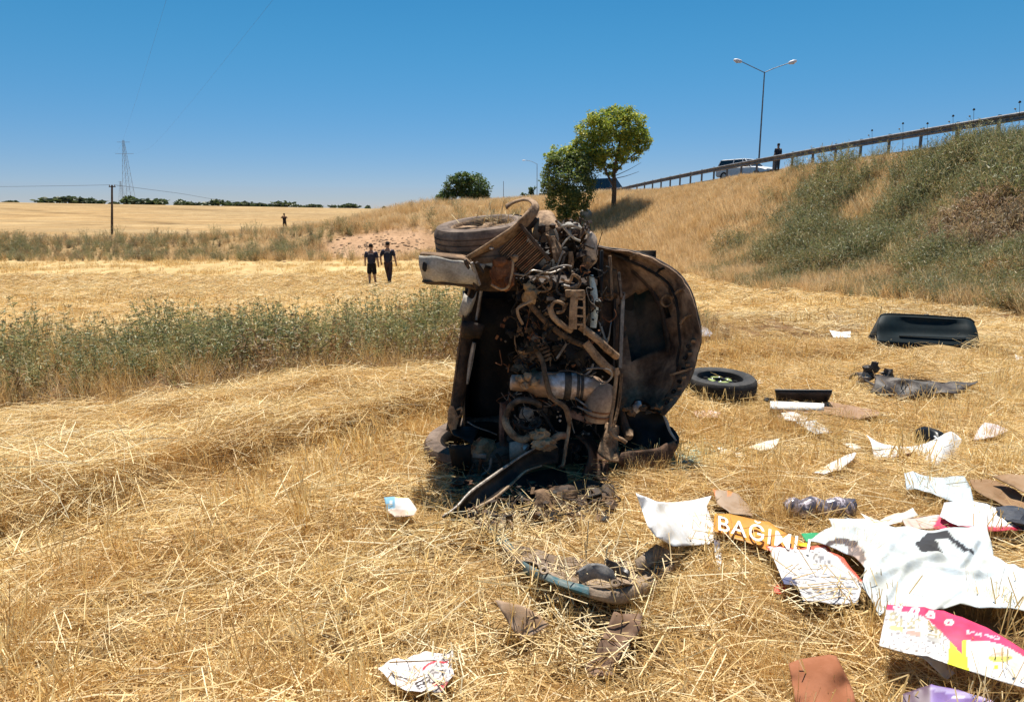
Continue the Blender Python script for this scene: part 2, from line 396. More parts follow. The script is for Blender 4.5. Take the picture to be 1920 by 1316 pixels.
def kit_litter(i, wide=1.0, n=95, rad=.3, lmin=.07, lmax=.30, up=.055):
    r = random.Random(100+i); v = Veg(r); main = r.uniform(0, math.pi)
    for _ in range(n):
        a = r.uniform(0, 2*math.pi); q = rad*math.sqrt(r.random())
        az = main+r.gauss(0, .8) if r.random() < .6 else r.uniform(0, 2*math.pi); L = r.uniform(lmin, lmax); tl = r.gauss(.02, .16)
        d = Vector((math.cos(az), math.sin(az), tl))
        v.blade((q*math.cos(a)-d.x*L/2, q*math.sin(a)-d.y*L/2, r.uniform(0, up)), d, L, r.uniform(.0022, .0048)*wide, cvar(r.choice(STRAW), r), bend=r.choice([0, .04, .1, .3]), seg=2, taper=.8)
    return v.build('straw_patch', m_straw)
def kit_stubble(i, wide=1.0, n=15, h=(.09, .2), rad=.06, tilt=.28):
    r = random.Random(200+i); v = Veg(r)
    for _ in range(n):
        a = r.uniform(0, 6.28); q = rad*math.sqrt(r.random()); L = r.uniform(*h)
        v.blade((q*math.cos(a), q*math.sin(a), -.01), (r.gauss(0, tilt), r.gauss(0, tilt), 1), L, r.uniform(.0028, .0048)*wide, cvar(r.choice(STRAW[:5]), r), bend=.05, seg=1, taper=.9)
    return v.build('stubble_tuft', m_gold)
def kit_grass(i, wide=1.0, n=55, h=(.18, .38), rad=.1, lean=(0, 0), pal=None):
    r = random.Random(300+i); v = Veg(r); pal = pal or [(.74, .53, .26), (.66, .45, .19), (.80, .63, .37), (.58, .38, .15), (.82, .69, .46)]
    for _ in range(n):
        a = r.uniform(0, 6.28); q = rad*math.sqrt(r.random()); L = r.uniform(*h)
        c = cvar(r.choice(pal), r)
        v.blade((q*math.cos(a), q*math.sin(a), -.02), (math.cos(a)*.25+r.gauss(0, .2)+lean[0], math.sin(a)*.25+r.gauss(0, .2)+lean[1], 1), L, r.uniform(.002, .0042)*wide, tuple(x*.75 for x in c), bend=r.uniform(.05, .35), seg=3, taper=.4, tipcol=c)
    return v.build('grass_tuft', m_gold)
def kit_weed(i, green=True, h=.6, wide=1.0, stems=5, leaves=26, pal=None):
    r = random.Random(400+i); v = Veg(r)
    pal = pal or ([(.20, .225, .10), (.26, .275, .13), (.15, .18, .075), (.33, .33, .17), (.44, .38, .21)] if green else [(.36, .24, .13), (.30, .17, .10), (.45, .33, .18), (.24, .15, .08)])
    for s_ in range(stems):
        L = h*r.uniform(.55, 1.05); p = Vector((r.gauss(0, .05), r.gauss(0, .05), -.02)); d = Vector((r.gauss(0, .16), r.gauss(0, .16), 1)).normalized()
        bd = Vector((r.gauss(0, .05), r.gauss(0, .05), 0)); q = p.copy(); sc_ = cvar(r.choice(pal), r)
        ns = 5
        for k in range(ns):
            v.blade(q, d, L/ns, .006*wide*(1-.12*k), sc_, seg=1, taper=.9); 
            for _ in range(leaves//stems//1 if True else 0):
                if k == 0 and r.random() < .6: continue
                if r.random() < .35: continue
                pp = q+d*(L/ns)*r.random(); az = r.uniform(0, 6.28); el = r.uniform(-.1, .9)
                v.leaf(pp, (math.cos(az), math.sin(az), el), r.uniform(.03, .075)*(1.15-.1*k), r.uniform(.006, .014)*wide, cvar(r.choice(pal), r, .2))
            q = q+d*(L/ns); d = (d+bd).normalized()
        if r.random() < .45:   # seed head
            c = cvar(r.choice([(.42, .32, .16), (.22, .17, .09), (.5, .42, .24)]), r)
            for _ in range(5): v.leaf(q, (r.gauss(0, 1), r.gauss(0, 1), r.uniform(.1, 1)), .022, .012*wide, c)
    return v.build('weed_plant', m_weed)
def kit_bush(i, h=1.1, pal=None, wide=1.0, n=330):
    r = random.Random(500+i); v = Veg(r); pal = pal or [(.15, .18, .075), (.20, .22, .10), (.24, .25, .12), (.38, .32, .18), (.11, .14, .06)]
    for s_ in range(22):
        az = r.uniform(0, 6.28); sp = r.uniform(.1, .8); L = h*r.uniform(.6, 1.05); d = Vector((math.cos(az)*sp, math.sin(az)*sp, 1)).normalized(); q = Vector((r.gauss(0, .08), r.gauss(0, .08), -.03)); c0 = cvar(r.choice([(.36, .29, .17), (.22, .18, .1), (.5, .42, .28)]), r)
        bd = Vector((r.gauss(0, .06), r.gauss(0, .06), .02))
        for k in range(5):
            v.blade(q, d, L/5, .009*wide, c0, seg=1, taper=.8)
            for _ in range(n//110):
                pp = q+d*(L/5)*r.random(); a2 = r.uniform(0, 6.28)
                v.leaf(pp, (math.cos(a2), math.sin(a2), r.uniform(0, 1.2)), r.uniform(.05, .13), r.uniform(.012, .024)*wide, cvar(r.choice(pal), r, .2))
            q = q+d*(L/5); d = (d+bd).normalized()
    return v.build('bush_plant', m_weed)

def kitcol(name, meshes):
    c = bpy.data.collections.new(name)      # never linked to the scene: only a source for instances
    for i, me in enumerate(meshes):
        o = bpy.data.objects.new('%s_%02d' % (name, i), me); c.objects.link(o)
    return c
def scatter(name, col, pts, rots, scl, idx, label=None):
    me = bpy.data.meshes.new(name); n = len(pts); me.vertices.add(n); me.vertices.foreach_set('co', np.asarray(pts, np.float32).ravel())
    a = me.attributes.new('turn', 'FLOAT_VECTOR', 'POINT'); a.data.foreach_set('vector', np.asarray(rots, np.float32).ravel())
    a = me.attributes.new('size', 'FLOAT_VECTOR', 'POINT'); a.data.foreach_set('vector', np.asarray(scl, np.float32).ravel())
    a = me.attributes.new('pick', 'INT', 'POINT'); a.data.foreach_set('value', np.asarray(idx, np.int32))
    o = bpy.data.objects.new(name, me); COL.objects.link(o); tag(o, label, None, None, 'stuff')
    g = bpy.data.node_groups.new(name+'_nodes', 'GeometryNodeTree')
    g.interface.new_socket('Geometry', in_out='INPUT', socket_type='NodeSocketGeometry'); g.interface.new_socket('Geometry', in_out='OUTPUT', socket_type='NodeSocketGeometry')
    i_ = g.nodes.new('NodeGroupInput'); o_ = g.nodes.new('NodeGroupOutput'); ip = g.nodes.new('GeometryNodeInstanceOnPoints'); ci = g.nodes.new('GeometryNodeCollectionInfo')
    ci.inputs['Collection'].default_value = col; ci.inputs['Separate Children'].default_value = True; ci.inputs['Reset Children'].default_value = True
    def att(nm, ty):
        a = g.nodes.new('GeometryNodeInputNamedAttribute'); a.data_type = ty; a.inputs['Name'].default_value = nm
        return [s for s in a.outputs if s.enabled and s.name == 'Attribute'][0]
    g.links.new(i_.outputs[0], ip.inputs['Points']); g.links.new(ci.outputs[0], ip.inputs['Instance']); ip.inputs['Pick Instance'].default_value = True
    g.links.new(att('pick', 'INT'), ip.inputs['Instance Index'])
    er = g.nodes.new('FunctionNodeEulerToRotation'); g.links.new(att('turn', 'FLOAT_VECTOR'), er.inputs[0]); g.links.new(er.outputs[0], ip.inputs['Rotation'])
    g.links.new(att('size', 'FLOAT_VECTOR'), ip.inputs['Scale']); g.links.new(ip.outputs[0], o_.inputs[0])
    m = o.modifiers.new('plants', 'NODES'); m.node_group = g
    return o
KEEP_OUT = []      # ground footprints (xy polygons) of things that lie on the straw
def inpoly(x, y, poly):
    inside = np.zeros(len(x), bool); n = len(poly); j = n-1
    for i in range(n):
        xi, yi = poly[i]; xj, yj = poly[j]
        c = ((yi > y) != (yj > y)) & (x < (xj-xi)*(y-yi)/((yj-yi) if abs(yj-yi) > 1e-9 else 1e-9)+xi)
        inside ^= c; j = i
    return inside
def keep(x, y, margin_polys=None):
    k = np.ones(len(x), bool)
    for poly in KEEP_OUT: k &= ~inpoly(x, y, poly)
    return k
def rnd_band(n, y0, y1, pad=1.5):
    """uniform points over the strip y0..y1, a little wider than the camera sees"""
    y = np.sqrt(NR.uniform(0, 1, n*2)*(y1**2-y0**2)+y0**2); half = y*.80+pad; hmax = y1*.80+pad
    x = NR.uniform(-1, 1, n*2)*half
    return x[:n], y[:n]
def place(x, y, dz=0.0): return np.stack([x, y, HT(x, y)+dz], -1)
def rotz(n, tilt=0.0, y=None):
    return np.stack([NR.normal(0, tilt, n), NR.normal(0, tilt, n), NR.uniform(0, 6.283, n)], -1)
def s3(s): return np.stack([s, s, s], -1)

def slope_rot(x, y, tilt=.05):
    e = .12; n = len(x)
    gx = (HT(x+e, y)-HT(x-e, y))/(2*e); gy = (HT(x, y+e)-HT(x, y-e))/(2*e)
    rz = NR.uniform(0, 6.283, n); out = np.zeros((n, 3))
    for i in range(n):
        q = Vector((-gx[i]+NR.normal(0, tilt), -gy[i]+NR.normal(0, tilt), 1)).to_track_quat('Z', 'Y').to_matrix()@Matrix.Rotation(rz[i], 3, 'Z')
        out[i] = q.to_euler()
    return out

def plants():
    kl = kitcol('litter_kit', [kit_litter(i) for i in range(6)])
    klf = kitcol('litter_far_kit', [kit_litter(i+20, 2.2, 80, .42, .12, .4, .07) for i in range(4)])
    ks = kitcol('stubble_kit', [kit_stubble(i) for i in range(5)])
    ksf = kitcol('stubble_far_kit', [kit_stubble(i+20, 2.5, 26, (.08, .17), .18) for i in range(4)])
    kg = kitcol('grass_kit', [kit_grass(i) for i in range(5)])
    kgf = kitcol('grass_far_kit', [kit_grass(i+20, 3.0, 60, (.25, .5), .25, pal=[(.78, .63, .42), (.72, .56, .36), (.84, .71, .51), (.60, .45, .28)]) for i in range(4)])
    kw = kitcol('weed_kit', [kit_weed(i, True) for i in range(6)]+[kit_weed(i+10, False, .42) for i in range(4)])
    kb = kitcol('bush_kit', [kit_bush(i) for i in range(3)]+[kit_bush(3, 1.3, [(.20, .23, .13), (.26, .28, .17), (.15, .18, .09)]), kit_bush(4, 1.0, [(.12, .13, .05), (.16, .16, .07), (.30, .24, .12)])]+[kit_bush(9, .9, [(.30, .22, .15), (.36, .25, .18), (.26, .17, .13), (.42, .33, .22)])]+[kit_bush(11, .8, [(.40, .27, .13), (.33, .2, .09), (.5, .36, .19)])])
    def zone(x, y):
        l1 = np.interp(x, L1X, L1Y); l0 = np.interp(x, L0X, L0Y)
        standing = (y > l1+.3*vn(x, y, .5)) & (y < l0) & (x < 1.0)
        strip = (y > l0) & (y < l0+np.interp(x, [-9, -4.4, 1, 5], [3.8, 3.4, 3.3, 1.4])+.4*vn(x, y, 1)) & (x < 3.0)
        emb = x > footx(y)+.8*vn(x, y, 2)
        return standing, strip, emb
    # cut straw lying flat, near
    x, y = rnd_band(5600, .9, 8.5, 1.6); st, sp, em = zone(x, y); pk = (vn(x+5, y, .42)+.6*vn(x, y+3, .16)) > .12
    k = keep(x, y) & ~sp & ~em & (~pk | (NR.random(len(x)) < .35))
    x, y, st = x[k], y[k], st[k]; n = len(x)
    scatter('cut_straw', kl, place(x, y, np.where(st, NR.uniform(.02, .16, n), 0)), slope_rot(x, y), s3(NR.uniform(.75, 1.25, n)), NR.integers(0, 6, n), 'pale cut straw lying flat around the wreck')
    # cut straw further off
    x, y = rnd_band(7500, 8, 34, 2); st, sp, em = zone(x, y); k = ~sp & ~em & (keep(x, y))
    x, y = x[k], y[k]; n = len(x); s = np.interp(y, [8, 30], [.7, 1.5])*NR.uniform(.8, 1.2, n)
    scatter('cut_straw_far', klf, place(x, y, .0), slope_rot(x, y), s3(s), NR.integers(0, 4, n), 'pale cut straw over the field beyond the wreck')
    # stubble, in drilled rows, clumpy
    x, y = rnd_band(15000, .9, 8.5, 1.6); st, sp, em = zone(x, y)
    rowc = x*.38+y*.925; rowd = np.abs(((rowc/.17) % 1)-.5)
    dens = .25+1.5*np.clip(vn(x+7, y, .8)+.5*vn(x, y, .33)+.1, 0, 1)
    k = keep(x, y) & ~sp & ~em & (rowd < .3) & (NR.random(len(x)) < dens); x, y = x[k], y[k]; n = len(x)
    r = rotz(n, .12); r[:, 0] += .25*vn(x, y, 1.1)*2
    scatter('stubble', ks, place(x, y), r, s3(NR.uniform(.6, 1.25, n)*(1+.6*np.clip(vn(x, y, .9), 0, 1))), NR.integers(0, 5, n), 'short upright wheat stubble in the near field')
    x, y = rnd_band(12000, 8, 47, 2); st, sp, em = zone(x, y); k = ~sp & ~em & keep(x, y) & (NR.random(len(x)) < .15+2.6*np.clip(vn(x, y*1.6, 2.6)+.08, 0, 1)); x, y = x[k], y[k]; n = len(x)
    scatter('stubble_far', ksf, place(x, y), rotz(n, .1), s3(NR.uniform(.8, 1.4, n)), NR.integers(0, 4, n), 'upright stubble in the field beyond the wreck')
    # taller golden grass: band in front of the weeds, tufts elsewhere
    x, y = rnd_band(16000, 1.2, 9, 2.5); st, sp, em = zone(x, y); l1 = np.interp(x, L1X, L1Y)
    tuft = (vn(x+31, y+5, .55) > .22) & (NR.random(len(x)) < .6)
    k = keep(x, y) & ~sp & ~em & (st | tuft) & (NR.random(len(x)) < np.where(st, .45+.5*(vn(x+3, y, .7) > -.05), .9)); x, y, st, l1 = x[k], y[k], st[k], l1[k]; n = len(x)
    s = NR.uniform(.5, 1.0, n)*np.where(st, .72+.5*vn(x, y, .8), .66); r = rotz(n, .12)
    scatter('dry_grass', kg, place(x, y), r, s3(s), NR.integers(0, 5, n), 'golden standing straw and tufts in front of the weeds')
    # weed strip
    x, y = rnd_band(16000, 4.0, 13.5, 2.5); st, sp, em = zone(x, y); l0 = np.interp(x, L0X, L0Y)
    k = sp & (NR.random(len(x)) < .75); x, y, l0 = x[k], y[k], l0[k]; n = len(x); fr = y-l0
    dryf = np.clip(1.45-fr/1.1, 0, 1)*.85+.10+.3*np.clip(vn(x+2, y, 1.1), 0, 1)+.5*ss(-2.5, 1, x)*.5
    isdry = NR.random(n) < dryf; idx = np.where(isdry, NR.integers(6, 10, n), NR.integers(0, 6, n))
    s = NR.uniform(.75, 1.25, n)*np.where(fr < .9, .62, 1)*(1+.35*vn(x+9, y, 1.7))*np.interp(x, [-6, 0, 3], [1.15, 1.1, .6])
    s *= .85+.45*vn(x, y, .7)
    scatter('weeds', kw, place(x, y), rotz(n, .1), s3(s), idx, 'strip of grey green weeds across the field')
    x2, y2 = x[::3]+.03, y[::3]; n = len(x2)
    scatter('weed_strip_grass', kg, place(x2, y2), rotz(n, .1), s3(NR.uniform(.8, 1.3, n)), NR.integers(0, 5, n), 'dry grass between the grey green weeds')
    # weeds and grass at the far field edge and the banks
    x = NR.uniform(-70, 30, 9000); y = NR.uniform(46, 64, 9000); m = np.exp(-(((x+9)/4.2)**2+((y-50)/3.4)**2))
    k = (m < .35) & (x < footx(y)+6) & (np.abs(x) < y*.85) & ((y < 57.5+2*vn(x, y, 4)) | (x > -14)); x, y = x[k], y[k]; n = len(x)
    gr = NR.random(n) < np.where(y < 54, np.interp(x, [-40, -22, -10, 5], [.95, .6, .3, .05]), .06)
    scatter('bank_weeds', kb, place(x[gr], y[gr]), rotz(gr.sum(), .1), s3(NR.uniform(.45, 1.0, gr.sum())*(1+.8*vn(x[gr], y[gr], 4))), NR.choice([0, 1, 2, 3, 4, 5, 6, 6], gr.sum()), 'green and brown weeds along the far field edge')
    q = ~gr; scatter('bank_grass', kgf, place(x[q], y[q]), rotz(q.sum(), .1), s3(NR.uniform(.7, 1.7, q.sum())*np.interp(x[q], [-30, -14], [.6, 1])), NR.integers(0, 4, q.sum()), 'dry grass on the bank behind the wreck')
    # embankment
    n0 = 30000; y = 11+70*NR.random(n0)**1.5; x = footx(y)-.5+NR.random(n0)*(railx(y)+.2-footx(y)); k = x < y*.85+3; x, y = x[k], y[k]; n = len(x)
    t = (x-footx(y))/(railx(y)-footx(y))
    green = np.clip((40-y)/10, 0, 1)*np.clip(.85+1.5*vn(x, y, 2.5), 0, 1)*np.where(t > np.interp(y, [24, 40], [.98, .6]), .2, 1)
    gb = NR.random(n) < green*.98
    thin = NR.random(n) < .72
    gb &= thin
    xs, ys_, ts = x[gb], y[gb], t[gb]; m = gb.sum(); purple = np.exp(-(((ts-.42)/.14)**2+((ys_-20)/4)**2)) > .45
    idx = np.where(purple, 5, np.where(NR.random(m) < np.where(ts < .22, .5, .12), 6, NR.integers(0, 5, m)))
    s = NR.uniform(.45, 1.2, m)*(1+.9*vn(xs, ys_, 1.6))*np.where(ts < .15, .7, 1)*np.interp(ts, [0, .75, .9, 1], [.8, 1.15, .55, .3])
    scatter('embankment_bushes', kb, place(xs, ys_), rotz(m, .12), s3(s), idx, 'wiry green weeds covering the road embankment')
    q = ~gb & (NR.random(n) < 1-.6*green)
    scatter('embankment_grass', kgf, place(x[q], y[q]), rotz(q.sum(), .12), s3(NR.uniform(.8, 1.5, q.sum())*np.interp(y[q], [12, 50], [.8, 1.3])*np.interp(t[q], [.6, .9], [1, .32])), NR.integers(0, 4, q.sum()), 'tall dry golden grass on the road embankment')

# ------------------------------------------------------------------ wrecked car, lying on its side
def wreck():
    base = Vector((.35, 5.2, 0))
    t = thing('wrecked_car', 'crushed dusty car wreck tipped on its side with its torn engine bay open', 'car', base)
    TEAL = grime('dark teal paint under dust', (.01, .03, .034), (.13, .10, .075), 3, .65, lo=.38, hi=.55, spec=.25, bump=.1)
    BLK = grime('black plastic', (.008, .007, .007), (.045, .032, .022), 6, .6, lo=.45, hi=.72)
    DBR = grime('dirt coated metal', (.014, .010, .008), (.14, .082, .05), 7, .7, third=(.055, .035, .024), lo=.36, hi=.66, bump=.5)
    TAN = grime('dry mud on steel', (.07, .036, .018), (.52, .35, .21), 11, .85, third=(.34, .215, .125), lo=.34, hi=.66, bump=.6)
    DTAN = grime('brown mud', (.04, .022, .012), (.34, .21, .12), 9, .9, third=(.18, .11, .062), lo=.32, hi=.66, bump=.8)
    RUST = grime('rust', (.09, .03, .012), (.33, .15, .07), 10, .85, third=(.2, .08, .035), lo=.35, hi=.65, bump=.6)
    RUSTL = grime('orange rust fins', (.26, .11, .05), (.5, .28, .15), 10, .8, lo=.35, hi=.65)
    STEEL = grime('dusty steel', (.16, .14, .125), (.42, .36, .30), 9, .45, metal=.35, lo=.4, hi=.66)
    ALU = grime('bright heat shield', (.62, .54, .48), (.40, .27, .18), 7, .32, metal=.55, lo=.45, hi=.62, spec=.6)
    GREY = grime('scuffed grey panel', (.27, .235, .195), (.52, .46, .38), 9, .6, lo=.35, hi=.66, third=(.42, .38, .32), bump=.3)
    WHT = grime('pale green white tube', (.60, .66, .60), (.42, .42, .36), 12, .4, lo=.5, hi=.75)
    RUB = grime('dusty rubber', (.028, .025, .023), (.15, .115, .09), 6, .85, lo=.38, hi=.66, bump=.25, third=(.075, .06, .05))
    RUB2 = grime('muddy tyre rubber', (.075, .052, .038), (.26, .19, .145), 5, .85, lo=.35, hi=.62, bump=.3, third=(.17, .12, .09))
    HOSE = grime('hose rubber', (.03, .026, .024), (.17, .125, .09), 12, .6, lo=.42, hi=.68)
    LIN = grime('bonnet lining', (.035, .02, .014), (.50, .33, .21), 3.4, .85, third=(.2, .125, .08), lo=.36, hi=.62, bump=.7, bscale=14)
    GLS = plain('dark glass', (.02, .03, .03), .1, spec=.6)
    px = lambda n: n/287.0

    # --- wheels (axes near vertical as the car lies on its side)
    def wheel(c, axis, rad, wd, spokes=True, tyre_mat=RUB, rim_mat=DTAN, name='wheel', label=None):
        axis = Vector(axis).normalized(); h = wd/2
        rimm = MB(); rr = rad*.66
        rimm.lathe(c, axis, [(rr, -h*.8), (rr, h*.82), (rr*.97, h*.9), (rr*.93, h*.8), (rr*.9, h*.45), (rr*.88, -h*.6), (rr*.93, -h*.8)], 40)
        u = axis.orthogonal().normalized(); v = axis.cross(u)
        o = rimm.build(name, rim_mat, t)
        if label: o['label'] = label
        tp = [(rr, -h*.85), (rr*1.08, -h), (rad*.93, -h*.97), (rad*.985, -h*.72)]
        for g in (-.5, -.17, .17, .5):
            tp += [(rad, h*(g-.045)), (rad*.972, h*(g-.04)), (rad*.972, h*(g+.04)), (rad, h*(g+.045))]
        tp += [(rad*.985, h*.72), (rad*.93, h*.97), (rr*1.08, h), (rr, h*.85), (rr*.97, 0)]
        ty = MB().lathe(c, axis, tp, 56).build('tyre', tyre_mat, o)
        if spokes:
            hb = MB().lathe(Vector(c)+axis*h*.45, axis, [(0.001, .03), (.035, .03), (.06, .01), (.065, -.03), (.001, -.03)], 20, close=False)
            hb.build('hub', rim_mat, o)
            for k in range(5):
                a = 2*math.pi*k/5+.5; d = u*math.cos(a)+v*math.sin(a); sd_ = axis.cross(d)
                m = MB(); c2 = Vector(c)+axis*h*.45
                rows = []
                for (q, ww, zz) in ((.04, .03, .02), (rr*.5, .032, .026), (rr*.8, .05, .02), (rr*.96, .085, .02)):
                    rows.append([c2+d*q-sd_*ww+axis*(zz-.02), c2+d*q-sd_*ww*.6+axis*zz, c2+d*q+sd_*ww*.6+axis*zz, c2+d*q+sd_*ww+axis*(zz-.02)])
                m.grid(rows).build('spoke', rim_mat, o, solid=.012)
        return o
    wc = P(907, 447, 4.75)
    wheel(wc, (-.10, -.16, 1), .325, .215, True, RUB2, TAN, label='dusty alloy wheel on top with its tread facing the camera')
    wc2 = P(893, 838, 4.72)
    wheel(wc2, (-.12, -.10, 1), .365, .21, False, RUB2, BLK, label='lower front wheel half buried in the straw')
    wheel((-.30, 7.55, 1.36), (0, 0, 1), .30, .19, True); wheel((-.30, 7.55, .18), (0, 0, 1), .30, .19, True)
    # straw caught on the top wheel
    m = MB()
    for i in range(46):
        a = RNG.uniform(0, 6.28); q = RNG.uniform(0, .26); c = wc+Vector((q*math.cos(a)+.05, q*math.sin(a), .10+RNG.uniform(-.02, .03))); d = Vector((RNG.gauss(0, .6), RNG.gauss(0, .4), abs(RNG.gauss(0, .5)))).normalized()*RNG.uniform(.05, .16)
        m.bar(c, c+d, .004, .002)
    m.build('caught_straw', plain('straw stalks', (.66, .5, .26), .7), t, smooth=False)['kind'] = 'stuff'

    # --- body shell behind the engine bay (floor to the left, roof to the right)
    secs = [(5.25, 1.02, 1.36), (5.6, 1.12, 1.39), (6.2, 1.14, 1.42), (7.0, 1.14, 1.42), (7.8, 1.10, 1.40), (8.5, .95, 1.36), (8.75, .7, 1.28)]
    prof = [(-.27, .10), (-.28, .2), (-.3, .4), (-.3, 1.0), (-.28, 1.3), (-.18, 1.0), (.15, 1.0), (.45, .99), (.62, .97), (.98, .90), (1.0, .82)]
    rows = []
    for (Y, xr, zt) in secs:
        r = []
        zc = .72
        L = [(-.30, .06), (-.31, .3), (-.31, zt-.25), (-.28, zt-.05), (-.15, zt), (.35, zt-.0), (.55, zt-.03), (xr-.10, zt-.20), (xr-.02, zt-.30), (xr, .9), (xr, .5), (xr-.02, .28), (xr-.10, .17), (.55, .0), (.35, -.03), (-.15, -.03)]
        r = [Vector((x, Y, z)) for x, z in L]; r.append(r[0].copy()); rows.append(r)
    o = MB().grid(rows).build('body_shell', TEAL, t, solid=.012, bevel=None)
    fl = MB().grid([[Vector((-.29, Y, z)) for z in (.02, .5, 1.0, 1.34)] for Y in (5.3, 6.5, 7.7, 8.7)]); fl.build('floor_pan', DBR, t, solid=.01)
    # side windows on the upward side and rear end
    for (a, b) in ((5.95, 6.75), (6.85, 7.65)):
        MB().grid([[Vector((.56, a+.04, 1.405)), Vector((.56, b-.04, 1.405))], [Vector((.98, a+.14, 1.24)), Vector((.98, b-.1, 1.24))]]).build('side_window', GLS, t, solid=.006)
    MB().grid([[Vector((x, 8.76, z)) for x in (-.25, .2, .66)] for z in (.1, .7, 1.25)]).build('rear_panel', TEAL, t, solid=.01)
    for z in (.14, 1.14): MB().box((.1, 8.79, z), (.30, .05, .16)).build('tail_lamp', plain('red lens', (.25, .01, .01), .25, spec=.6), t, bevel=.015)
    MB().tube([(-.33, 5.4, .75), (-.35, 6.3, .72), (-.34, 7.4, .5), (-.33, 8.6, .45)], .03, 10).build('exhaust_pipe', RUST, t)
    # firewall: dark back of the engine bay
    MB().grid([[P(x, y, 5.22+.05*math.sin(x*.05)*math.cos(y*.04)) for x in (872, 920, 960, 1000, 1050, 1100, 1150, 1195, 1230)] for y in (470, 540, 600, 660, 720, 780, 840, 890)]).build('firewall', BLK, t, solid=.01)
    MB().grid([[P(872, y, 4.72), P(868, y, 5.0), P(876, y, 5.24)] for y in (545, 620, 700, 780, 850)]).build('inner_wing', BLK, t, solid=.006)
    MB().grid([[P(x, 528+(x-880)*.03, 4.62), P(x, 520, 5.0), P(x, 516, 5.25)] for x in (885, 940, 1000, 1060, 1120)]).build('upper_wing_panel', DBR, t, solid=.006)
    MB().grid([[P(x, 872, 4.62), P(x, 866, 4.9), P(x, 856, 5.2)] for x in (880, 950, 1010, 1070, 1130)]).build('lower_wing_panel', BLK, t, solid=.006)
    # sump side: black sheet added for the dark void left of the engine
    MB().grid([[P(x, y, 5.02+.03*math.sin(y*.03)+(.05 if x > 930 else 0)) for x in (884, 905, 930, 955, 968)] for y in (560, 620, 690, 760, 830)]).build('void_sheet', BLK, t, solid=.006)
    for (a, b, c) in ((948, 640, 5), (950, 690, 4.5), (890, 790, 4), (897, 518, 4)):
        MB().lump(P(a, b, 4.9), px(c)*.55, .1, a, 1).build('bolt', STEEL, t)

    # --- left sill: bent panel running down
    A = [P(883, 535, 4.62), P(871, 580, 4.6), P(862, 640, 4.58), P(854, 700, 4.56), P(846, 760, 4.54), P(838, 806, 4.5)]
    B = [P(903, 538, 4.72), P(897, 590, 4.68), P(884, 650, 4.66), P(878, 710, 4.64), P(868, 765, 4.6), P(858, 812, 4.56)]
    ribbon(A, B, 26, 6, (0, -.025, 0), .012, 3).build('sill_panel', GREY if False else DBR, t, solid=.012)
    m = MB(); m.tube([p+Vector((0, -.008, 0)) for p in A], .007, 6); m.build('sill_edge_highlight', DTAN, t)  # lighter tube draws the highlight along the sill edge
    m = MB(); m.tube([P(903, 540, 4.58), P(893, 600, 4.57)], [.012, .009], 6); m.build('folded_flange', STEEL, t)
    MB().tube([P(889, 642, 4.57), P(882, 680, 4.57), P(876, 720, 4.55)], [.014, .018, .008], 6).build('folded_flange', STEEL, t)
    MB().lump(P(849, 785, 4.5), (px(10), .02, px(26)), .25, 4).build('sill_end', TAN, t)
    MB().tube([P(857, 768, 4.5), P(866, 765, 4.47), P(864, 778, 4.47), P(856, 783, 4.48)], .008, 6).build('bracket_hook', TAN, t)
    ribbon([P(868, 602, 4.5), P(889, 604, 4.48), P(909, 609, 4.5)], [P(866, 632, 4.52), P(884, 634, 4.5), P(901, 634, 4.52)], 8, 4, (0, -.02, 0), .006).build('jacking_bracket', DBR, t, solid=.008)
    ribbon([P(872, 550, 4.6), P(884, 560, 4.56), P(893, 548, 4.6)], [P(862, 588, 4.62), P(872, 596, 4.6), P(884, 588, 4.62)], 10, 4, (0, -.03, 0), .02, 9).build('torn_skin', GREY, t, solid=.006)

    # --- grey bumper end sticking out to the left
    A = [P(787, 479, 4.28), P(815, 481, 4.2), P(848, 485, 4.18), P(873, 489, 4.2), P(888, 505, 4.22)]
    B = [P(793, 526, 4.3), P(818, 528, 4.22), P(846, 529, 4.2), P(868, 531, 4.22), P(893, 536, 4.25)]
    ribbon(A, B, 40, 11, (0, -.02, 0), .016, 1).build('bumper_end', GREY, t, solid=.014)
    ribbon([p+Vector((0, -.012, -.004)) for p in B], [p+Vector((.0, .16, -.03)) for p in B], 22, 4, None, .01, 2).build('bumper_lip', DBR, t, solid=.012)
    ribbon([p+Vector((0, .012, .002)) for p in A], [p+Vector((.0, .15, .01)) for p in A], 22, 4, None, .01, 2).build('bumper_top', DTAN, t, solid=.01)
    MB().lump(P(796, 500, 4.20), (px(4.5), .012, px(9)), .2, 3, 2).build('bumper_hole', BLK, t)
    for (a, b, c_, d_) in ((872, 487, 893, 541), (884, 492, 899, 535), (893, 492, 906, 512)):
        MB().bar(P(a, b, 4.19), P(c_, d_, 4.24), .016, .02).build('bumper_bracket', STEEL if a == 884 else DBR, t, bevel=.003)
    MB().grid([[P(898, 494, 4.4), P(911, 496, 4.4)], [P(902, 506, 4.4), P(906, 507, 4.4)]]).build('bracket_plate', GREY, t, solid=.008)
    ribbon([P(890, 495, 4.45), P(925, 500, 4.5), P(960, 515, 4.55)], [P(892, 548, 4.5), P(930, 545, 4.55), P(985, 540, 4.6)], 10, 5, (0, .04, 0), .02, 7).build('crash_beam', DBR, t, solid=.012)

    # --- wheel arch strip curling over the tyre
    A = [P(862, 489, 4.28), P(893, 470, 4.30), P(930, 447, 4.32), P(962, 424, 4.36), P(984, 402, 4.42), (P(997, 384, 4.58)), P(985, 376, 4.8), P(962, 382, 4.95), P(950, 392, 5.0)]
    B = [P(866, 491, 4.30), P(899, 476, 4.36), P(941, 459, 4.42), P(975, 436, 4.48), P(1001, 410, 4.54), P(1010, 386, 4.68), P(992, 372, 4.86), P(966, 377, 4.97), P(949, 385, 5.04)]
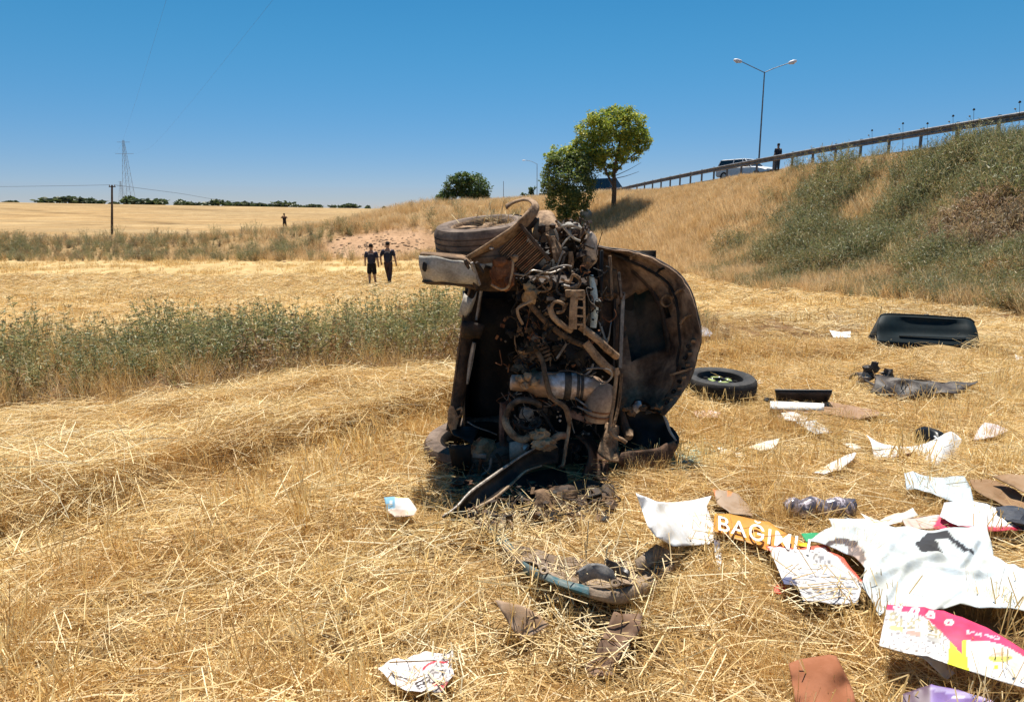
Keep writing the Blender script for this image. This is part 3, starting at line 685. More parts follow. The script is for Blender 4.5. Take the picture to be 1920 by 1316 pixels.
    ribbon(A, B, 40, 5, (0, 0, .006), .004, 5).build('arch_strip', TAN, t, solid=.012)
    ribbon([P(878, 487, 4.40), P(930, 463, 4.44), P(978, 437, 4.50), P(1004, 408, 4.58)], [P(886, 493, 4.5), P(932, 470, 4.52), P(978, 444, 4.56), P(1010, 414, 4.64)], 20, 4, None, .012, 5).build('arch_liner', DBR, t, solid=.01)

    # --- radiator: fins
    a, b, c, d = P(978, 427, 4.45), P(1024, 480, 4.42), P(985, 514, 4.40), P(934, 472, 4.43)
    nrm = (b-a).cross(d-a).normalized(); nrm = nrm if nrm.y < 0 else -nrm
    MB().grid([[a-nrm*.03, b-nrm*.03], [d-nrm*.03, c-nrm*.03]]).build('radiator', BLK, t, solid=.04)
    rad = bpy.data.objects['radiator']; fm = None
    for k in range(17):
        s_ = (k+.5)/17; p = a.lerp(b, s_); q = d.lerp(c, s_)
        m = MB().bar(q, p, px(1.7), .02, nrm)
        m.build('radiator_fin', RUSTL if k % 3 else DTAN, rad, smooth=False)
    MB().bar(P(976, 422, 4.40), P(1030, 488, 4.38), .022, .03, nrm).build('radiator_tank', DBR, t, bevel=.004)
    MB().tube([P(958, 512, 4.36), P(983, 516, 4.36), P(1000, 507, 4.36), P(1032, 512, 4.38), P(1060, 500, 4.42)], .006, 6).build('radiator_pipe', STEEL, t)
    # rusty lump with wire loop
    m = MB().lump(P(943, 515, 4.38), (px(22), .06, px(26)), .35, 12, 3, 2.6); m.lump(P(938, 492, 4.36), (px(14), .04, px(10)), .4, 2, 2); m.lump(P(955, 528, 4.33), (px(10), .03, px(12)), .4, 6, 2)
    m.build('brake_assembly', RUST, t)
    MB().tube([P(921, 534, 4.34), P(940, 543, 4.32), P(953, 537, 4.31), P(960, 512, 4.31), P(962, 488, 4.33), P(958, 480, 4.36)], .008, 6).build('retaining_wire', TAN, t)
    MB().lump(P(965, 484, 4.33), px(7), .3, 5, 1).build('bolt', TAN, t)
    MB().lump(P(921, 466, 4.35), (px(5), .02, px(3)), .2, 5, 1).build('bolt', ALU, t)

    # --- top crumple: shock tower, crushed parts
    ribbon([P(1000, 418, 4.75), P(1010, 399, 4.8), P(1032, 397, 4.8), P(1044, 412, 4.75)], [P(998, 446, 4.6), P(1015, 452, 4.56), P(1034, 462, 4.54), P(1048, 470, 4.5)], 16, 7, (0, -.06, .03), .02, 3).build('crushed_wing', TAN, t, solid=.01)
    ribbon([P(1018, 440, 4.5), P(1030, 462, 4.46), P(1036, 484, 4.44)], [P(1038, 445, 4.52), P(1048, 468, 4.5), P(1042, 494, 4.48)], 12, 5, (0, -.04, 0), .03, 6).build('crushed_bracket', DTAN, t, solid=.01)
    for k, (xx, yy, rx, rz, mt) in enumerate(((1052, 436, 14, 16, DBR), (1068, 428, 18, 10, GREY), (1082, 440, 17, 12, DBR), (1060, 452, 18, 9, BLK), (1096, 438, 11, 9, DTAN), (1073, 455, 16, 8, BLK), (1046, 452, 8, 16, DTAN))):
        MB().lump(P(xx, yy, 4.62+.03*(k % 3)), (px(rx), .06, px(rz)), .5, 20+k, 3, 2.5).build('crumpled_metal', mt, t)
    for (pts, r_) in ((((1043, 415), (1058, 428), (1075, 446), (1088, 452)), .009), (((1050, 425), (1072, 422), (1092, 430), (1105, 440)), .011), (((1040, 430), (1046, 448), (1040, 470)), .008), (((1072, 440), (1060, 452), (1048, 470)), .007)):
        MB().tube([P(a_, b_, 4.52) for a_, b_ in pts], r_, 6).build('bent_rod', GREY, t)
    m = MB().lump(P(1107, 470, 4.55), (px(15), .06, px(32)), .18, 31, 3, 1.6); m.build('coolant_bottle', grime('beige plastic under mud', (.30, .22, .16), (.50, .40, .31), 8, .5, bump=.4), t)
    MB().lump(P(1103, 492, 4.50), (px(8), .03, px(14)), .3, 33, 2).build('bottle_outlet', DTAN, t)
    ribbon([P(1042, 462, 4.68), P(1050, 480, 4.66), P(1046, 510, 4.66)], [P(1098, 462, 4.72), P(1096, 485, 4.72), P(1092, 512, 4.72)], 10, 6, (0, .08, 0), .02, 6).build('strut_tower', BLK, t, solid=.01)
    MB().tube([P(1070, 472, 4.55), P(1071, 492, 4.54), P(1069, 508, 4.54)], [.016, .02, .012], 8).build('damper_rod', TAN, t)
    # wiring and pipes across the middle
    tubes = [('brake_pipe', STEEL, .006, [(982, 540, 4.4), (1000, 520, 4.38), (1030, 506, 4.36), (1058, 498, 4.36), (1072, 500, 4.36)]),
        ('hose', HOSE, .009, [(1058, 480, 4.45), (1048, 520, 4.42), (1044, 545, 4.42), (1060, 556, 4.4), (1078, 556, 4.42)]),
        ('coolant_pipe', TAN, .010, [(1052, 523, 4.4), (1068, 529, 4.38), (1074, 516, 4.37), (1084, 520, 4.37), (1088, 530, 4.38), (1078, 540, 4.38), (1058, 538, 4.38)]),
        ('coolant_pipe', STEEL, .009, [(1053, 534, 4.38), (1070, 538, 4.36), (1082, 534, 4.36)]),
        ('gasket_ring', TAN, .007, [(1000, 530, 4.42), (1012, 519, 4.41), (1028, 524, 4.41), (1033, 538, 4.41), (1023, 546, 4.41), (1006, 545, 4.41), (1000, 534, 4.42)]),
        ('gasket_rib', TAN, .005, [(1003, 543, 4.4), (1016, 534, 4.4), (1030, 526, 4.4)]), ('gasket_rib', TAN, .005, [(1008, 523, 4.4), (1016, 534, 4.4), (1026, 545, 4.4)]),
        ('hose_loop', TAN, .011, [(1030, 585, 4.34), (1040, 566, 4.33), (1056, 570, 4.33), (1056, 583, 4.33), (1044, 586, 4.34)]),
        ('suspension_arm', TAN, .019, [(1032, 576, 4.35), (1036, 592, 4.34), (1052, 608, 4.34), (1072, 620, 4.36)]),
        ('suspension_arm', TAN, .024, [(1088, 612, 4.34), (1115, 632, 4.33), (1140, 655, 4.36), (1156, 668, 4.42)]),
        ('suspension_arm', TAN, .028, [(1098, 642, 4.36), (1118, 668, 4.35), (1140, 690, 4.37), (1155, 700, 4.42)]),
        ('anti_roll_bar', DTAN, .018, [(985, 560, 4.45), (1020, 600, 4.42), (1060, 632, 4.4), (1100, 650, 4.4)]),
        ('track_rod', TAN, .010, [(1000, 562, 4.34), (985, 570, 4.32), (971, 578, 4.3), (972, 592, 4.3), (980, 608, 4.31)]),
        ('lead', STEEL, .006, [(1056, 470, 4.44), (1044, 500, 4.42), (1030, 525, 4.44)]),
        ('dip_tube', STEEL, .009, [(1062, 644, 4.42), (1052, 660, 4.42), (1044, 672, 4.42)]),
        ('gear_rod', DTAN, .017, [(1008, 660, 4.40), (1018, 680, 4.36), (1022, 702, 4.3), (1030, 735, 4.26), (1040, 750, 4.25), (1060, 764, 4.25), (1067, 790, 4.26)]),
        ('gear_rod', TAN, .012, [(1067, 790, 4.26), (1066, 806, 4.26), (1062, 830, 4.24), (1058, 858, 4.22), (1055, 872, 4.2), (1048, 876, 4.2)]),
        ('radiator_hose', HOSE, .020, [(948, 785, 4.36), (956, 762, 4.32), (975, 750, 4.3), (998, 752, 4.3), (1012, 760, 4.34)]),
        ('radiator_hose', TAN, .024, [(947, 782, 4.36), (950, 798, 4.3), (962, 815, 4.27), (980, 824, 4.27), (995, 818, 4.28), (1008, 816, 4.3)]),
        ('heater_hose', HOSE, .012, [(972, 790, 4.4), (978, 800, 4.38), (995, 804, 4.38), (1010, 798, 4.38), (1014, 786, 4.4)]),
        ('exhaust_elbow', grime('copper brown pipe', (.3, .15, .08), (.45, .27, .16), 9, .6), .024, [(1032, 838, 4.28), (1038, 823, 4.25), (1052, 816, 4.25), (1064, 818, 4.27)]),
        ('fuel_line', STEEL, .006, [(1100, 692, 4.3), (1120, 690, 4.28), (1143, 694, 4.28), (1147, 706, 4.28), (1138, 716, 4.28), (1128, 720, 4.29)]),
        ('brake_hose', STEEL, .007, [(1112, 682, 4.3), (1108, 694, 4.3), (1098, 702, 4.3)]),
        ('lead', STEEL, .006, [(1078, 746, 4.32), (1095, 758, 4.3), (1108, 766, 4.3)]), ('lead', STEEL, .007, [(1082, 762, 4.3), (1100, 770, 4.28), (1112, 772, 4.28)]),
        ('frame_tube', TAN, .012, [(1157, 690, 4.35), (1152, 740, 4.32), (1146, 780, 4.3), (1142, 812, 4.28)]),
        ('frame_tube', DTAN, .010, [(1166, 700, 4.45), (1160, 760, 4.4), (1150, 800, 4.35)]),
        ('ball_joint', TAN, .014, [(1142, 806, 4.28), (1152, 818, 4.28), (1166, 824, 4.3), (1174, 830, 4.3)]),
        ('chain', BLK, .012, [(1015, 770, 4.38), (1028, 790, 4.36), (1040, 812, 4.34)]),
        ('clip_wire', STEEL, .004, [(876, 790, 4.45), (892, 800, 4.44), (915, 808, 4.44), (932, 815, 4.44)]),
        ('lower_brace', STEEL, .007, [(902, 868, 4.35), (915, 888, 4.33)]), ('lower_brace', STEEL, .007, [(918, 862, 4.35), (919, 888, 4.33)]),
    ]
    for nm, mt, r_, pts in tubes: MB().tube([P(*p) for p in pts], r_, 9 if r_ > .01 else 6).build(nm, mt, t)
    # ladder bracket
    A = [P(1071, 552, 4.32), P(1068, 585, 4.31), P(1067, 616, 4.31)]; B = [P(1084, 550, 4.32), P(1081, 585, 4.31), P(1081, 617, 4.31)]
    ribbon(A, B, 8, 3, (0, -.01, 0)).build('subframe_plate', TAN, t, solid=.02, bevel=.003)
    for yy in (560, 576, 592, 608): MB().bar(P(1081, yy, 4.31), P(1095, yy+1, 4.31), .012, .02, (0, 1, 0)).build('subframe_rung', TAN, t)
    MB().bar(P(1095, 548, 4.31), P(1096, 628, 4.31), .014, .02, (0, 1, 0)).build('subframe_rail', TAN, t, bevel=.003)
    m = MB().box(P(1078, 550, 4.33), (px(34), .05, px(12))); m.build('subframe_head', TAN, t, bevel=.006)
    m = MB().lump(P(995, 552, 4.38), (px(14), .05, px(17)), .35, 41, 3); m.lump(P(990, 538, 4.38), (px(8), .03, px(9)), .3, 42, 2)
    m.build('knuckle', grime('ochre mud', (.22, .13, .06), (.45, .29, .15), 10, .8, bump=.6), t)
    m = MB().box(P(1042, 560, 4.44), (px(34), .02, px(7))).build('cross_plate', STEEL, t, bevel=.003)
    # white strut
    MB().tube([P(1108, 516, 4.5), P(1113, 545, 4.48), P(1115, 580, 4.47), P(1112, 614, 4.46)], [px(4), px(6.5), px(7), px(6)], 12).build('white_strut', WHT, t)
    MB().tube([P(1101, 500, 4.5), P(1104, 560, 4.5), P(1103, 610, 4.5)], .007, 6).build('hose', HOSE, t)
    # engine block and gearbox masses
    m = MB().lump(P(1030, 672, 4.78), (px(62), .22, px(44)), .28, 51, 4, 3.2); m.build('gearbox', DBR, t)
    for k, (xx, yy, rx, rz, mt) in enumerate(((985, 657, 14, 9, TAN), (1004, 652, 12, 16, DTAN), (1018, 640, 10, 14, TAN), (975, 690, 16, 10, DTAN), (1002, 632, 9, 8, STEEL), (1040, 632, 20, 9, DBR), (1078, 668, 24, 26, BLK), (1030, 690, 22, 9, DBR), (998, 700, 16, 8, TAN), (1050, 655, 14, 12, DBR))):
        m = MB().lump(P(xx, yy, 4.50+.02*(k % 3)), (px(rx), .05, px(rz)), .35, 60+k, 2, 2.2); m.build('casting', mt, t)
    for k in range(5):
        MB().lathe(P(1016+k*2.5, 646+k*7, 4.44), (.4, -.2, -1), [(px(11-abs(k-2)), .008), (px(11-abs(k-2)), -.008), (.004, -.008), (.004, .008)], 14).build('bellows_ring', DTAN, t)
    # catalytic converter
    ax0, ax1 = P(956, 717, 4.38), P(1140, 728, 4.40); L = (ax1-ax0).length; ax = (ax1-ax0).normalized()
    MB().lathe(ax0, ax, [(.03, 0), (.05, .01), (.055, .07), (.045, .10), (.06, .14), (.082, .19), (.086, .36), (.086, .48), (.07, .56), (.035, .62), (.03, L)], 28, close=False).build('catalytic_converter', grime('muddy heat shield with highlight', (.40, .26, .17), (.80, .72, .68), 4, .38, metal=.35, lo=.46, hi=.58, third=(.56, .42, .33)), t)  # whitish patches paint a highlight into the muddy shield colour
    for q, wd_ in ((.365, .022), (.43, .01), (.455, .01)):
        MB().lathe(ax0+ax*q, ax, [(.0895, -wd_), (.0895, wd_), (.08, wd_), (.08, -wd_)], 28).build('clamp_band', HOSE, t)
    MB().tube([P(1025, 700, 4.28), P(1042, 700, 4.27), P(1052, 695, 4.27), P(1075, 696, 4.28), P(1102, 705, 4.28), (P(1118, 697, 4.28))], .005, 6).build('heat_shield_edge', HOSE, t)
    for k, (xx, yy) in enumerate(((975, 712), (990, 706), (1003, 716), (984, 722))): MB().lump(P(xx, yy, 4.3), px(8), .4, 80+k, 2).build('manifold_port', TAN, t)
    # beige canister
    m = MB().tube([P(1134, 722, 4.4), P(1128, 740, 4.37), P(1122, 762, 4.35), P(1118, 785, 4.36)], [px(17), px(25), px(26), px(22)], 16); m.build('filter_canister', grime('beige canister', (.34, .22, .145), (.5, .35, .235), 6, .6, bump=.25), t)
    for yy in (766, 776): MB().lathe(P(1121-(yy-766)*.2, yy, 4.355), (-.15, .05, -1), [(px(27), .006), (px(27), -.006), (px(24), -.006), (px(24), .006)], 24).build('canister_band', RUST, t)
    m = MB().bar(P(1066, 772, 4.4), P(1112, 788, 4.4), .055, .05, (0, -1, 0)); m.build('valve_cover', grime('brown red casting', (.12, .07, .055), (.3, .19, .15), 9, .7), t, bevel=.008)
    for k in range(4): MB().lump(P(1073+k*10, 768+k*4.5, 4.36), px(3.4), .2, 90+k, 1).build('bolt', BLK, t)
    # pulleys and belts in the dark round opening
    pc = P(992, 782, 4.55)
    MB().lathe(pc, (0.1, -1, .15), [(px(40), .0), (px(40), .03), (px(34), .03), (px(34), 0)], 32).build('pulley_housing', BLK, t)
    for k, (xx, yy, r_) in enumerate(((986, 776, 14), (1004, 790, 11), (975, 795, 9), (1016, 768, 10))):
        MB().lathe(P(xx, yy, 4.46), (0.1, -1, .15), [(px(r_), 0), (px(r_), .03), (px(r_*.5), .035), (px(r_*.5), .05), (.001, .055), (.001, 0)], 20).build('pulley', HOSE if k else STEEL, t)
    m = MB()
    for k in range(60):
        xx = RNG.uniform(950, 1130); yy = RNG.uniform(735, 860); Y = RNG.uniform(4.5, 4.75); r_ = RNG.uniform(3, 8)
        (m.lump if k % 2 else m.box)(*((P(xx, yy, Y), px(r_), .3, k, 1) if k % 2 else (P(xx, yy, Y), (px(r_*2), .03, px(r_)), Euler((RNG.random(), RNG.random(), RNG.random())))))
    m.build('engine_clutter', HOSE, t, smooth=False)['kind'] = 'stuff'
    m = MB()
    for k in range(26):
        xx = RNG.uniform(950, 1120); yy = RNG.uniform(738, 820)
        a = P(xx, yy, 4.42); q = [a]
        for _ in range(3): q.append(q[-1]+Vector((RNG.gauss(0, .03), RNG.gauss(0, .01), RNG.gauss(0, .03))))
        m.tube(q, RNG.uniform(.002, .005), 5)
    m.build('wiring', STEEL, t)['kind'] = 'stuff'
    for nm, mt, cnt, (ya, yb), (xa, xb), (za, zb), rs in (('shredded_parts', DTAN, 150, (500, 700), (965, 1110), (4.40, 4.62), (2, 6)), ('shredded_parts', BLK, 260, (500, 860), (955, 1130), (4.36, 4.60), (3, 9)), ('shredded_parts', RUST, 60, (470, 860), (930, 1130), (4.38, 4.55), (2, 5)), ('shredded_parts', STEEL, 26, (500, 860), (950, 1120), (4.36, 4.55), (1.5, 3)), ('shredded_parts', DBR, 90, (415, 500), (1010, 1110), (4.48, 4.66), (3, 8))):
        m = MB()
        for k in range(cnt):
            c = P(RNG.uniform(xa, xb), RNG.uniform(ya, yb), RNG.uniform(za, zb)); r_ = px(RNG.uniform(*rs)); q = k % 4
            if q == 0: m.lump(c, (r_, r_, r_*RNG.uniform(.5, 1.6)), .5, k, 1, 3)
            elif q == 1: m.box(c, (r_*2.4, .008, r_*1.2), Euler((RNG.uniform(-1, 1), RNG.uniform(-1, 1), RNG.uniform(-1, 1))))
            else:
                w_ = [c]
                for _ in range(3): w_.append(w_[-1]+Vector((RNG.gauss(0, .03), RNG.gauss(0, .012), RNG.gauss(0, .035))))
                m.tube(w_, max(.002, r_*.22), 5)
        m.build(nm, mt, t, smooth=False)['kind'] = 'stuff'
    for mt, cnt in ((DBR, 50), (DTAN, 60), (BLK, 40)):
        m = MB()
        for k in range(cnt):
            x_ = RNG.uniform(880, 1150); y_ = RNG.uniform(900+abs(x_-1010)*.25, 975); c = G(x_, y_, RNG.uniform(.01, .13)); r_ = px(RNG.uniform(3, 11))
            if k % 3 == 0: m.lump(c, (r_, r_, r_*.5), .6, k, 1, 3)
            elif k % 3 == 1: m.box(c, (r_*2.6, r_*1.2, .006), Euler((RNG.gauss(0, .6), RNG.gauss(0, .6), RNG.uniform(0, 3))))
            else:
                w_ = [c]
                for _ in range(3): w_.append(w_[-1]+Vector((RNG.gauss(0, .05), RNG.gauss(0, .03), RNG.gauss(0, .02))))
                m.tube(w_, .004, 5)
        m.build('ground_debris', mt, t, smooth=False)['kind'] = 'stuff'
    for k in range(9): MB().lump(P(RNG.uniform(955, 1090), RNG.uniform(745, 815), 4.40), px(RNG.uniform(2, 4)), .2, k, 1).build('bolt', ALU, t)
    # engine bay left post of brown brackets
    ribbon([P(937, 755, 4.45), P(935, 790, 4.44), P(938, 830, 4.45), P(940, 855, 4.47)], [P(952, 752, 4.47), P(948, 790, 4.45), P(950, 830, 4.46), P(956, 855, 4.48)], 14, 4, (0, -.02, 0), .012).build('engine_mount', grime('maroon brown paint', (.09, .045, .035), (.24, .14, .1), 9, .7), t, solid=.012)
    ribbon([P(957, 830, 4.4), P(975, 826, 4.38), P(990, 832, 4.38)], [P(955, 868, 4.4), P(972, 858, 4.38), P(985, 848, 4.38)], 8, 4, (0, -.02, 0), .01).build('belt_cover', GREY, t, solid=.01)
    # lower hub
    m = MB().lump(P(905, 842, 4.42), (px(23), .08, px(23)), .3, 101, 3); m.lump(P(893, 848, 4.36), (px(10), .03, px(8)), .3, 102, 2); m.build('wheel_hub', RUST if False else grime('orange mud', (.17, .09, .045), (.42, .26, .14), 10, .85, bump=.7), t)
    MB().bar(P(886, 853, 4.34), P(912, 855, 4.34), .03, .02, (0, -1, 0)).build('hub_bracket', STEEL, t, bevel=.003)
    ribbon([P(842, 834, 4.33), P(858, 833, 4.31), P(883, 835, 4.33)], [P(852, 886, 4.36), P(866, 888, 4.34), P(886, 882, 4.36)], 12, 7, (0, -.02, 0), .012, 4).build('mud_flap', BLK, t, solid=.008)  # black curved sheet hung in front of the lower tyre
    ribbon([P(850, 816, 4.36), P(866, 822, 4.32), P(885, 832, 4.34)], [P(845, 800, 4.6), P(850, 800, 4.55), P(900, 800, 4.5)], 14, 4, None, .008).build('inner_liner', BLK, t, solid=.008)
    # lower tangle under the hub
    for k, (pts, r_, mt) in enumerate((([(903, 862), (898, 885), (905, 905)], .012, RUST), ([(922, 858), (917, 880), (900, 892)], .008, STEEL), ([(890, 870), (880, 890), (885, 905)], .01, DBR), ([(930, 850), (940, 870), (925, 895)], .012, DBR))):
        MB().tube([P(a_, b_, 4.3) for a_, b_ in pts], r_, 7).build('broken_link', mt, t)
    for k, (xx, yy, rx, rz) in enumerate(((865, 908, 20, 9), (890, 900, 16, 8), (850, 925, 14, 8), (880, 925, 18, 9))):
        MB().lump(G(xx, yy, .03), (px(rx), .05, px(rz)), .5, 110+k, 3, 3).build('mud_lump', grime('red brown mud', (.15, .07, .04), (.4, .24, .15), 9, .9, bump=.8) if k == 0 else DTAN, t)

    # --- bonnet, seen from inside: rim, flange, hollow
    out = [(1116, 461, 4.98), (1150, 465, 4.95), (1185, 474, 4.92), (1220, 484, 4.88), (1250, 497, 4.84), (1275, 516, 4.80), (1293, 543, 4.76), (1305, 577, 4.72), (1312, 615, 4.68), (1309, 655, 4.66), (1300, 690, 4.64), (1284, 724, 4.63), (1262, 754, 4.62), (1243, 776, 4.62)]
    edge = [p+Vector((noise.noise(p*5)*.02+noise.noise(p*17)*.008, noise.noise(p*7+Vector((3, 0, 0)))*.03, noise.noise(p*5+Vector((0, 7, 0)))*.02+noise.noise(p*19)*.008)) for p in cr([P(*p) for p in out], 60)]
    lft = cr([P(1118, 480, 5.05), P(1130, 560, 5.0), P(1150, 640, 4.95), P(1160, 720, 4.9), P(1165, 778, 4.85)], 60)
    rows = []
    def edgeoff(i, s, dz):     # s: share of the way from outer edge to the left rail
        p = edge[i].lerp(lft[i], s); return p+Vector((0, dz, 0))
    prof = [(0, 0), (.02, -.035), (.06, -.03), (.10, .02), (.16, .06), (.20, .03), (.26, .06), (.36, .12), (.5, .16), (.66, .15), (.8, .10), (.92, .04), (1.0, 0)]
    for i in range(60):
        r = []
        for s_, dz in prof:
            p = edgeoff(i, s_, dz); p = p+Vector((0, noise.noise(p*5)*.05+abs(noise.noise(p*9))*.035+noise.noise(p*23)*.012, 0))*min(1, s_*5); r.append(p)
        rows.append(r)
    # opening in the upper middle
    bon = MB(); m_ = len(prof); vs = [p for r in rows for p in r]
    def hole(i, k): 
        t_ = i/59; u_ = prof[k][0]
        return ((t_-.50)/.17)**2+((u_-.52)/.26)**2 < 1+.35*math.sin(i*.9)
    bon.add(vs, [(i*m_+k, i*m_+k+1, (i+1)*m_+k+1, (i+1)*m_+k) for i in range(59) for k in range(m_-1) if not hole(i, k)])
    bo = bon.build('bonnet', LIN, t, solid=.008); bo['label'] = 'dented bonnet hanging open, seen from its muddy inner side'
    # outer painted skin behind the liner
    MB().grid([[edge[i].lerp(lft[i], s_)+Vector((0, dz+.03, 0)) for s_, dz in ((0, 0), (.1, .12), (.3, .25), (.6, .30), (.9, .2))] for i in range(60)]).build('bonnet_skin', TEAL, bo, solid=.006)
    MB().tube(edge[::3], .011, 8, smooth=2).build('bonnet_edge', grime('scuffed dark edge', (.03, .025, .022), (.16, .12, .09), 8, .5), bo)
    # inner frame ribs
    arc = [edgeoff(i, .2+.04*math.sin(i*.2), .0) for i in range(6, 46, 2)]
    MB().tube(arc, .010, 6, smooth=1).build('rib', BLK, bo)
    arc2 = [edgeoff(i, .33, .12) for i in range(14, 42, 2)]
    MB().tube(arc2, .022, 8, smooth=1).build('rib', DBR, bo)
    for i in (10, 18, 26, 33): MB().tube([edgeoff(i, .045, -.035), edgeoff(i, .12, .0), edgeoff(i+1, .2, .0)], .010, 6).build('rib', DTAN if i != 18 else BLK, bo)
    for i in (38, 41, 44, 47, 50, 53):
        p = edgeoff(i, .1, -.02); MB().box(p, (px(9), .03, px(6)), Euler((0, .3*math.sin(i), 0))).build('bonnet_bracket', DTAN, bo, bevel=.003)
        MB().lump(edgeoff(i+1, .14, -.005), px(5), .3, i, 1).build('bonnet_slot', BLK, bo)
    MB().bar(edgeoff(46, .28, .02), edgeoff(45, .03, -.04), .014, .014).build('bonnet_catch', TAN, bo)
    MB().bar(edgeoff(53, .24, .02), edgeoff(52, .0, -.04), .012, .012).build('bonnet_catch', DTAN, bo)
    rg = edgeoff(27, .27, .03); MB().lathe(rg, (.1, -1, .1), [(px(13), .012), (px(13), -.012), (px(9), -.012), (px(9), .012)], 20).build('bonnet_grommet', DTAN, bo)
    # rails between bay and bonnet
    for (x0, y0, x1, y1, w_, mt) in ((1160, 512, 1165, 560, .020, DBR), (1168, 548, 1162, 690, .028, STEEL), (1152, 560, 1150, 690, .02, BLK), (1143, 480, 1147, 560, .02, DTAN), (1128, 470, 1127, 560, .02, BLK)):
        MB().bar(P(x0, y0, 4.86), P(x1, y1, 4.78), w_, .04, (0, -1, 0)).build('bay_rail', mt, t, bevel=.004)
    ribbon([P(1136, 500, 4.9), P(1134, 530, 4.9), P(1130, 560, 4.9)], [P(1157, 505, 4.92), P(1156, 530, 4.92), P(1156, 560, 4.92)], 8, 4, None, .01).build('scuttle_panel', DTAN, t, solid=.006)
    MB().bar(P(1122, 548, 4.85), P(1170, 552, 4.85), .02, .03, (0, -1, 0)).build('scuttle_brace', DBR, t, bevel=.003)
    ribbon([P(1122, 562, 4.9), P(1125, 600, 4.88), P(1130, 660, 4.85)], [P(1150, 565, 4.9), P(1148, 600, 4.88), P(1150, 670, 4.85)], 10, 4, (0, .02, 0), .01).build('scuttle_panel', DBR, t, solid=.006)
    ribbon([P(1122, 600, 4.8), P(1128, 625, 4.78), P(1134, 660, 4.76)], [P(1130, 612, 4.8), P(1140, 640, 4.78), P(1148, 600, 4.78)], 8, 4, (0, -.02, 0), .01).build('bent_tab', GREY, t, solid=.005)

    # --- lower right corner: dark arch box, ragged edge
    A = [P(1165, 770, 4.75), P(1190, 758, 4.7), P(1220, 762, 4.66), P(1243, 776, 4.62)]
    B = [P(1160, 868, 4.5), P(1195, 878, 4.44), P(1235, 872, 4.42), P(1272, 832, 4.5)]
    ribbon(A, B, 34, 14, (0, .16, 0), .05, 8).build('arch_box', BLK, t, solid=.01)
    A2 = [P(1170, 852, 4.40), P(1200, 842, 4.38), P(1235, 838, 4.4), P(1270, 828, 4.48)]; B2 = [P(1166, 874, 4.42), P(1200, 886, 4.38), P(1240, 876, 4.4), P(1273, 840, 4.5)]
    ribbon(A2, B2, 40, 8, (0, -.02, 0), .045, 2).build('arch_edge', grime('dark red brown soil', (.05, .03, .02), (.18, .10, .06), 9, .9, bump=.6), t, solid=.012)
    MB().tube([P(1243, 776, 4.6), P(1250, 790, 4.58), P(1256, 808, 4.54), P(1268, 826, 4.5)], [.006, .012, .010, .006], 7).build('arch_rim', GREY, t)
    MB().lump(P(1178, 812, 4.52), (px(9), .05, px(12)), .3, 131, 2).build('casting', TAN, t)
    MB().tube([P(1165, 770, 4.6), P(1172, 800, 4.55), P(1176, 816, 4.5)], [.02, .03, .02], 8).build('casting', DBR, t)
    for k in range(7): MB().lump(P(1175+k*10, 766+6*math.sin(k*2), 4.58), (px(8), .03, px(6+3*math.sin(k))), .6, 140+k, 2).build('torn_edge', DTAN if k != 2 else ALU, t)
    # tan fender chunk between engine and arch
    ribbon([P(1136, 790, 4.5), P(1128, 820, 4.45), P(1118, 850, 4.4)], [P(1160, 800, 4.55), P(1158, 835, 4.5), P(1162, 862, 4.45)], 14, 6, (0, -.03, 0), .03, 5).build('wing_fragment', TAN, t, solid=.01)
    ribbon([P(1080, 820, 4.5), P(1100, 850, 4.4), P(1090, 900, 4.25)], [P(1120, 830, 4.52), P(1142, 862, 4.45), P(1140, 905, 4.3)], 14, 6, (0, .05, 0), .03, 5).build('wing_fragment', grime('rusty dark panel', (.03, .018, .012), (.16, .085, .05), 7, .85, bump=.5), t, solid=.01)
    ribbon([P(1040, 830, 4.62), P(1045, 880, 4.5), P(1030, 930, 4.3)], [P(1100, 830, 4.65), P(1110, 880, 4.52), P(1110, 925, 4.35)], 12, 6, (0, .08, 0), .02, 5).build('lower_wing_panel', BLK, t, solid=.01)

    # --- torn bumper skin sweeping down towards the camera
    A = [P(1040, 834, 4.32), P(1010, 838, 4.22), P(982, 852, 4.1), P(952, 872, 3.93), P(918, 896, 3.78), P(882, 922, 3.63), P(856, 950, 3.52), P(830, 968, 3.46)]
    B = [P(1046, 868, 4.36), P(1015, 872, 4.25), P(985, 882, 4.08), P(960, 905, 3.90), P(925, 934, 3.74), P(892, 952, 3.62), P(872, 976, 3.53), P(838, 1006, 3.45)]
    ribbon(A, B, 44, 9, (.02, .10, .0), .010, 3).build('bumper_skin', grime('black brown plastic skin', (.016, .012, .010), (.07, .05, .035), 6, .55), t, solid=.010)
    MB().tube(A[:], [.007, .006, .006, .008, .009, .008, .007, .005], 8).build('skin_upper_edge', grime('bright dusty edge highlight', (.16, .12, .09), (.6, .5, .4), 9, .4, lo=.42, hi=.6), t)  # highlight on the upper edge, put into a pale dusty colour
    MB().tube([p+Vector((0, -.01, 0)) for p in B[1:]], [.006, .007, .009, .009, .008, .007, .005], 8).build('skin_lower_edge', grime('tan dusty edge highlight', (.26, .17, .1), (.52, .38, .25), 9, .6), t)  # lower edge highlight painted as a thin tan dusty tube
    m = MB().lump(P(1020, 832, 4.2), (px(20), .04, px(11)), .45, 151, 3, 2.4); m.lump(P(1012, 815, 4.22), (px(16), .04, px(12)), .4, 152, 3, 2.4); m.build('mud_lump', grime('ochre clay', (.28, .17, .09), (.52, .36, .21), 10, .9, bump=.8), t)
    MB().lump(P(985, 838, 4.25), (px(7), .03, px(6)), .4, 153, 2).build('casting', ALU, t)
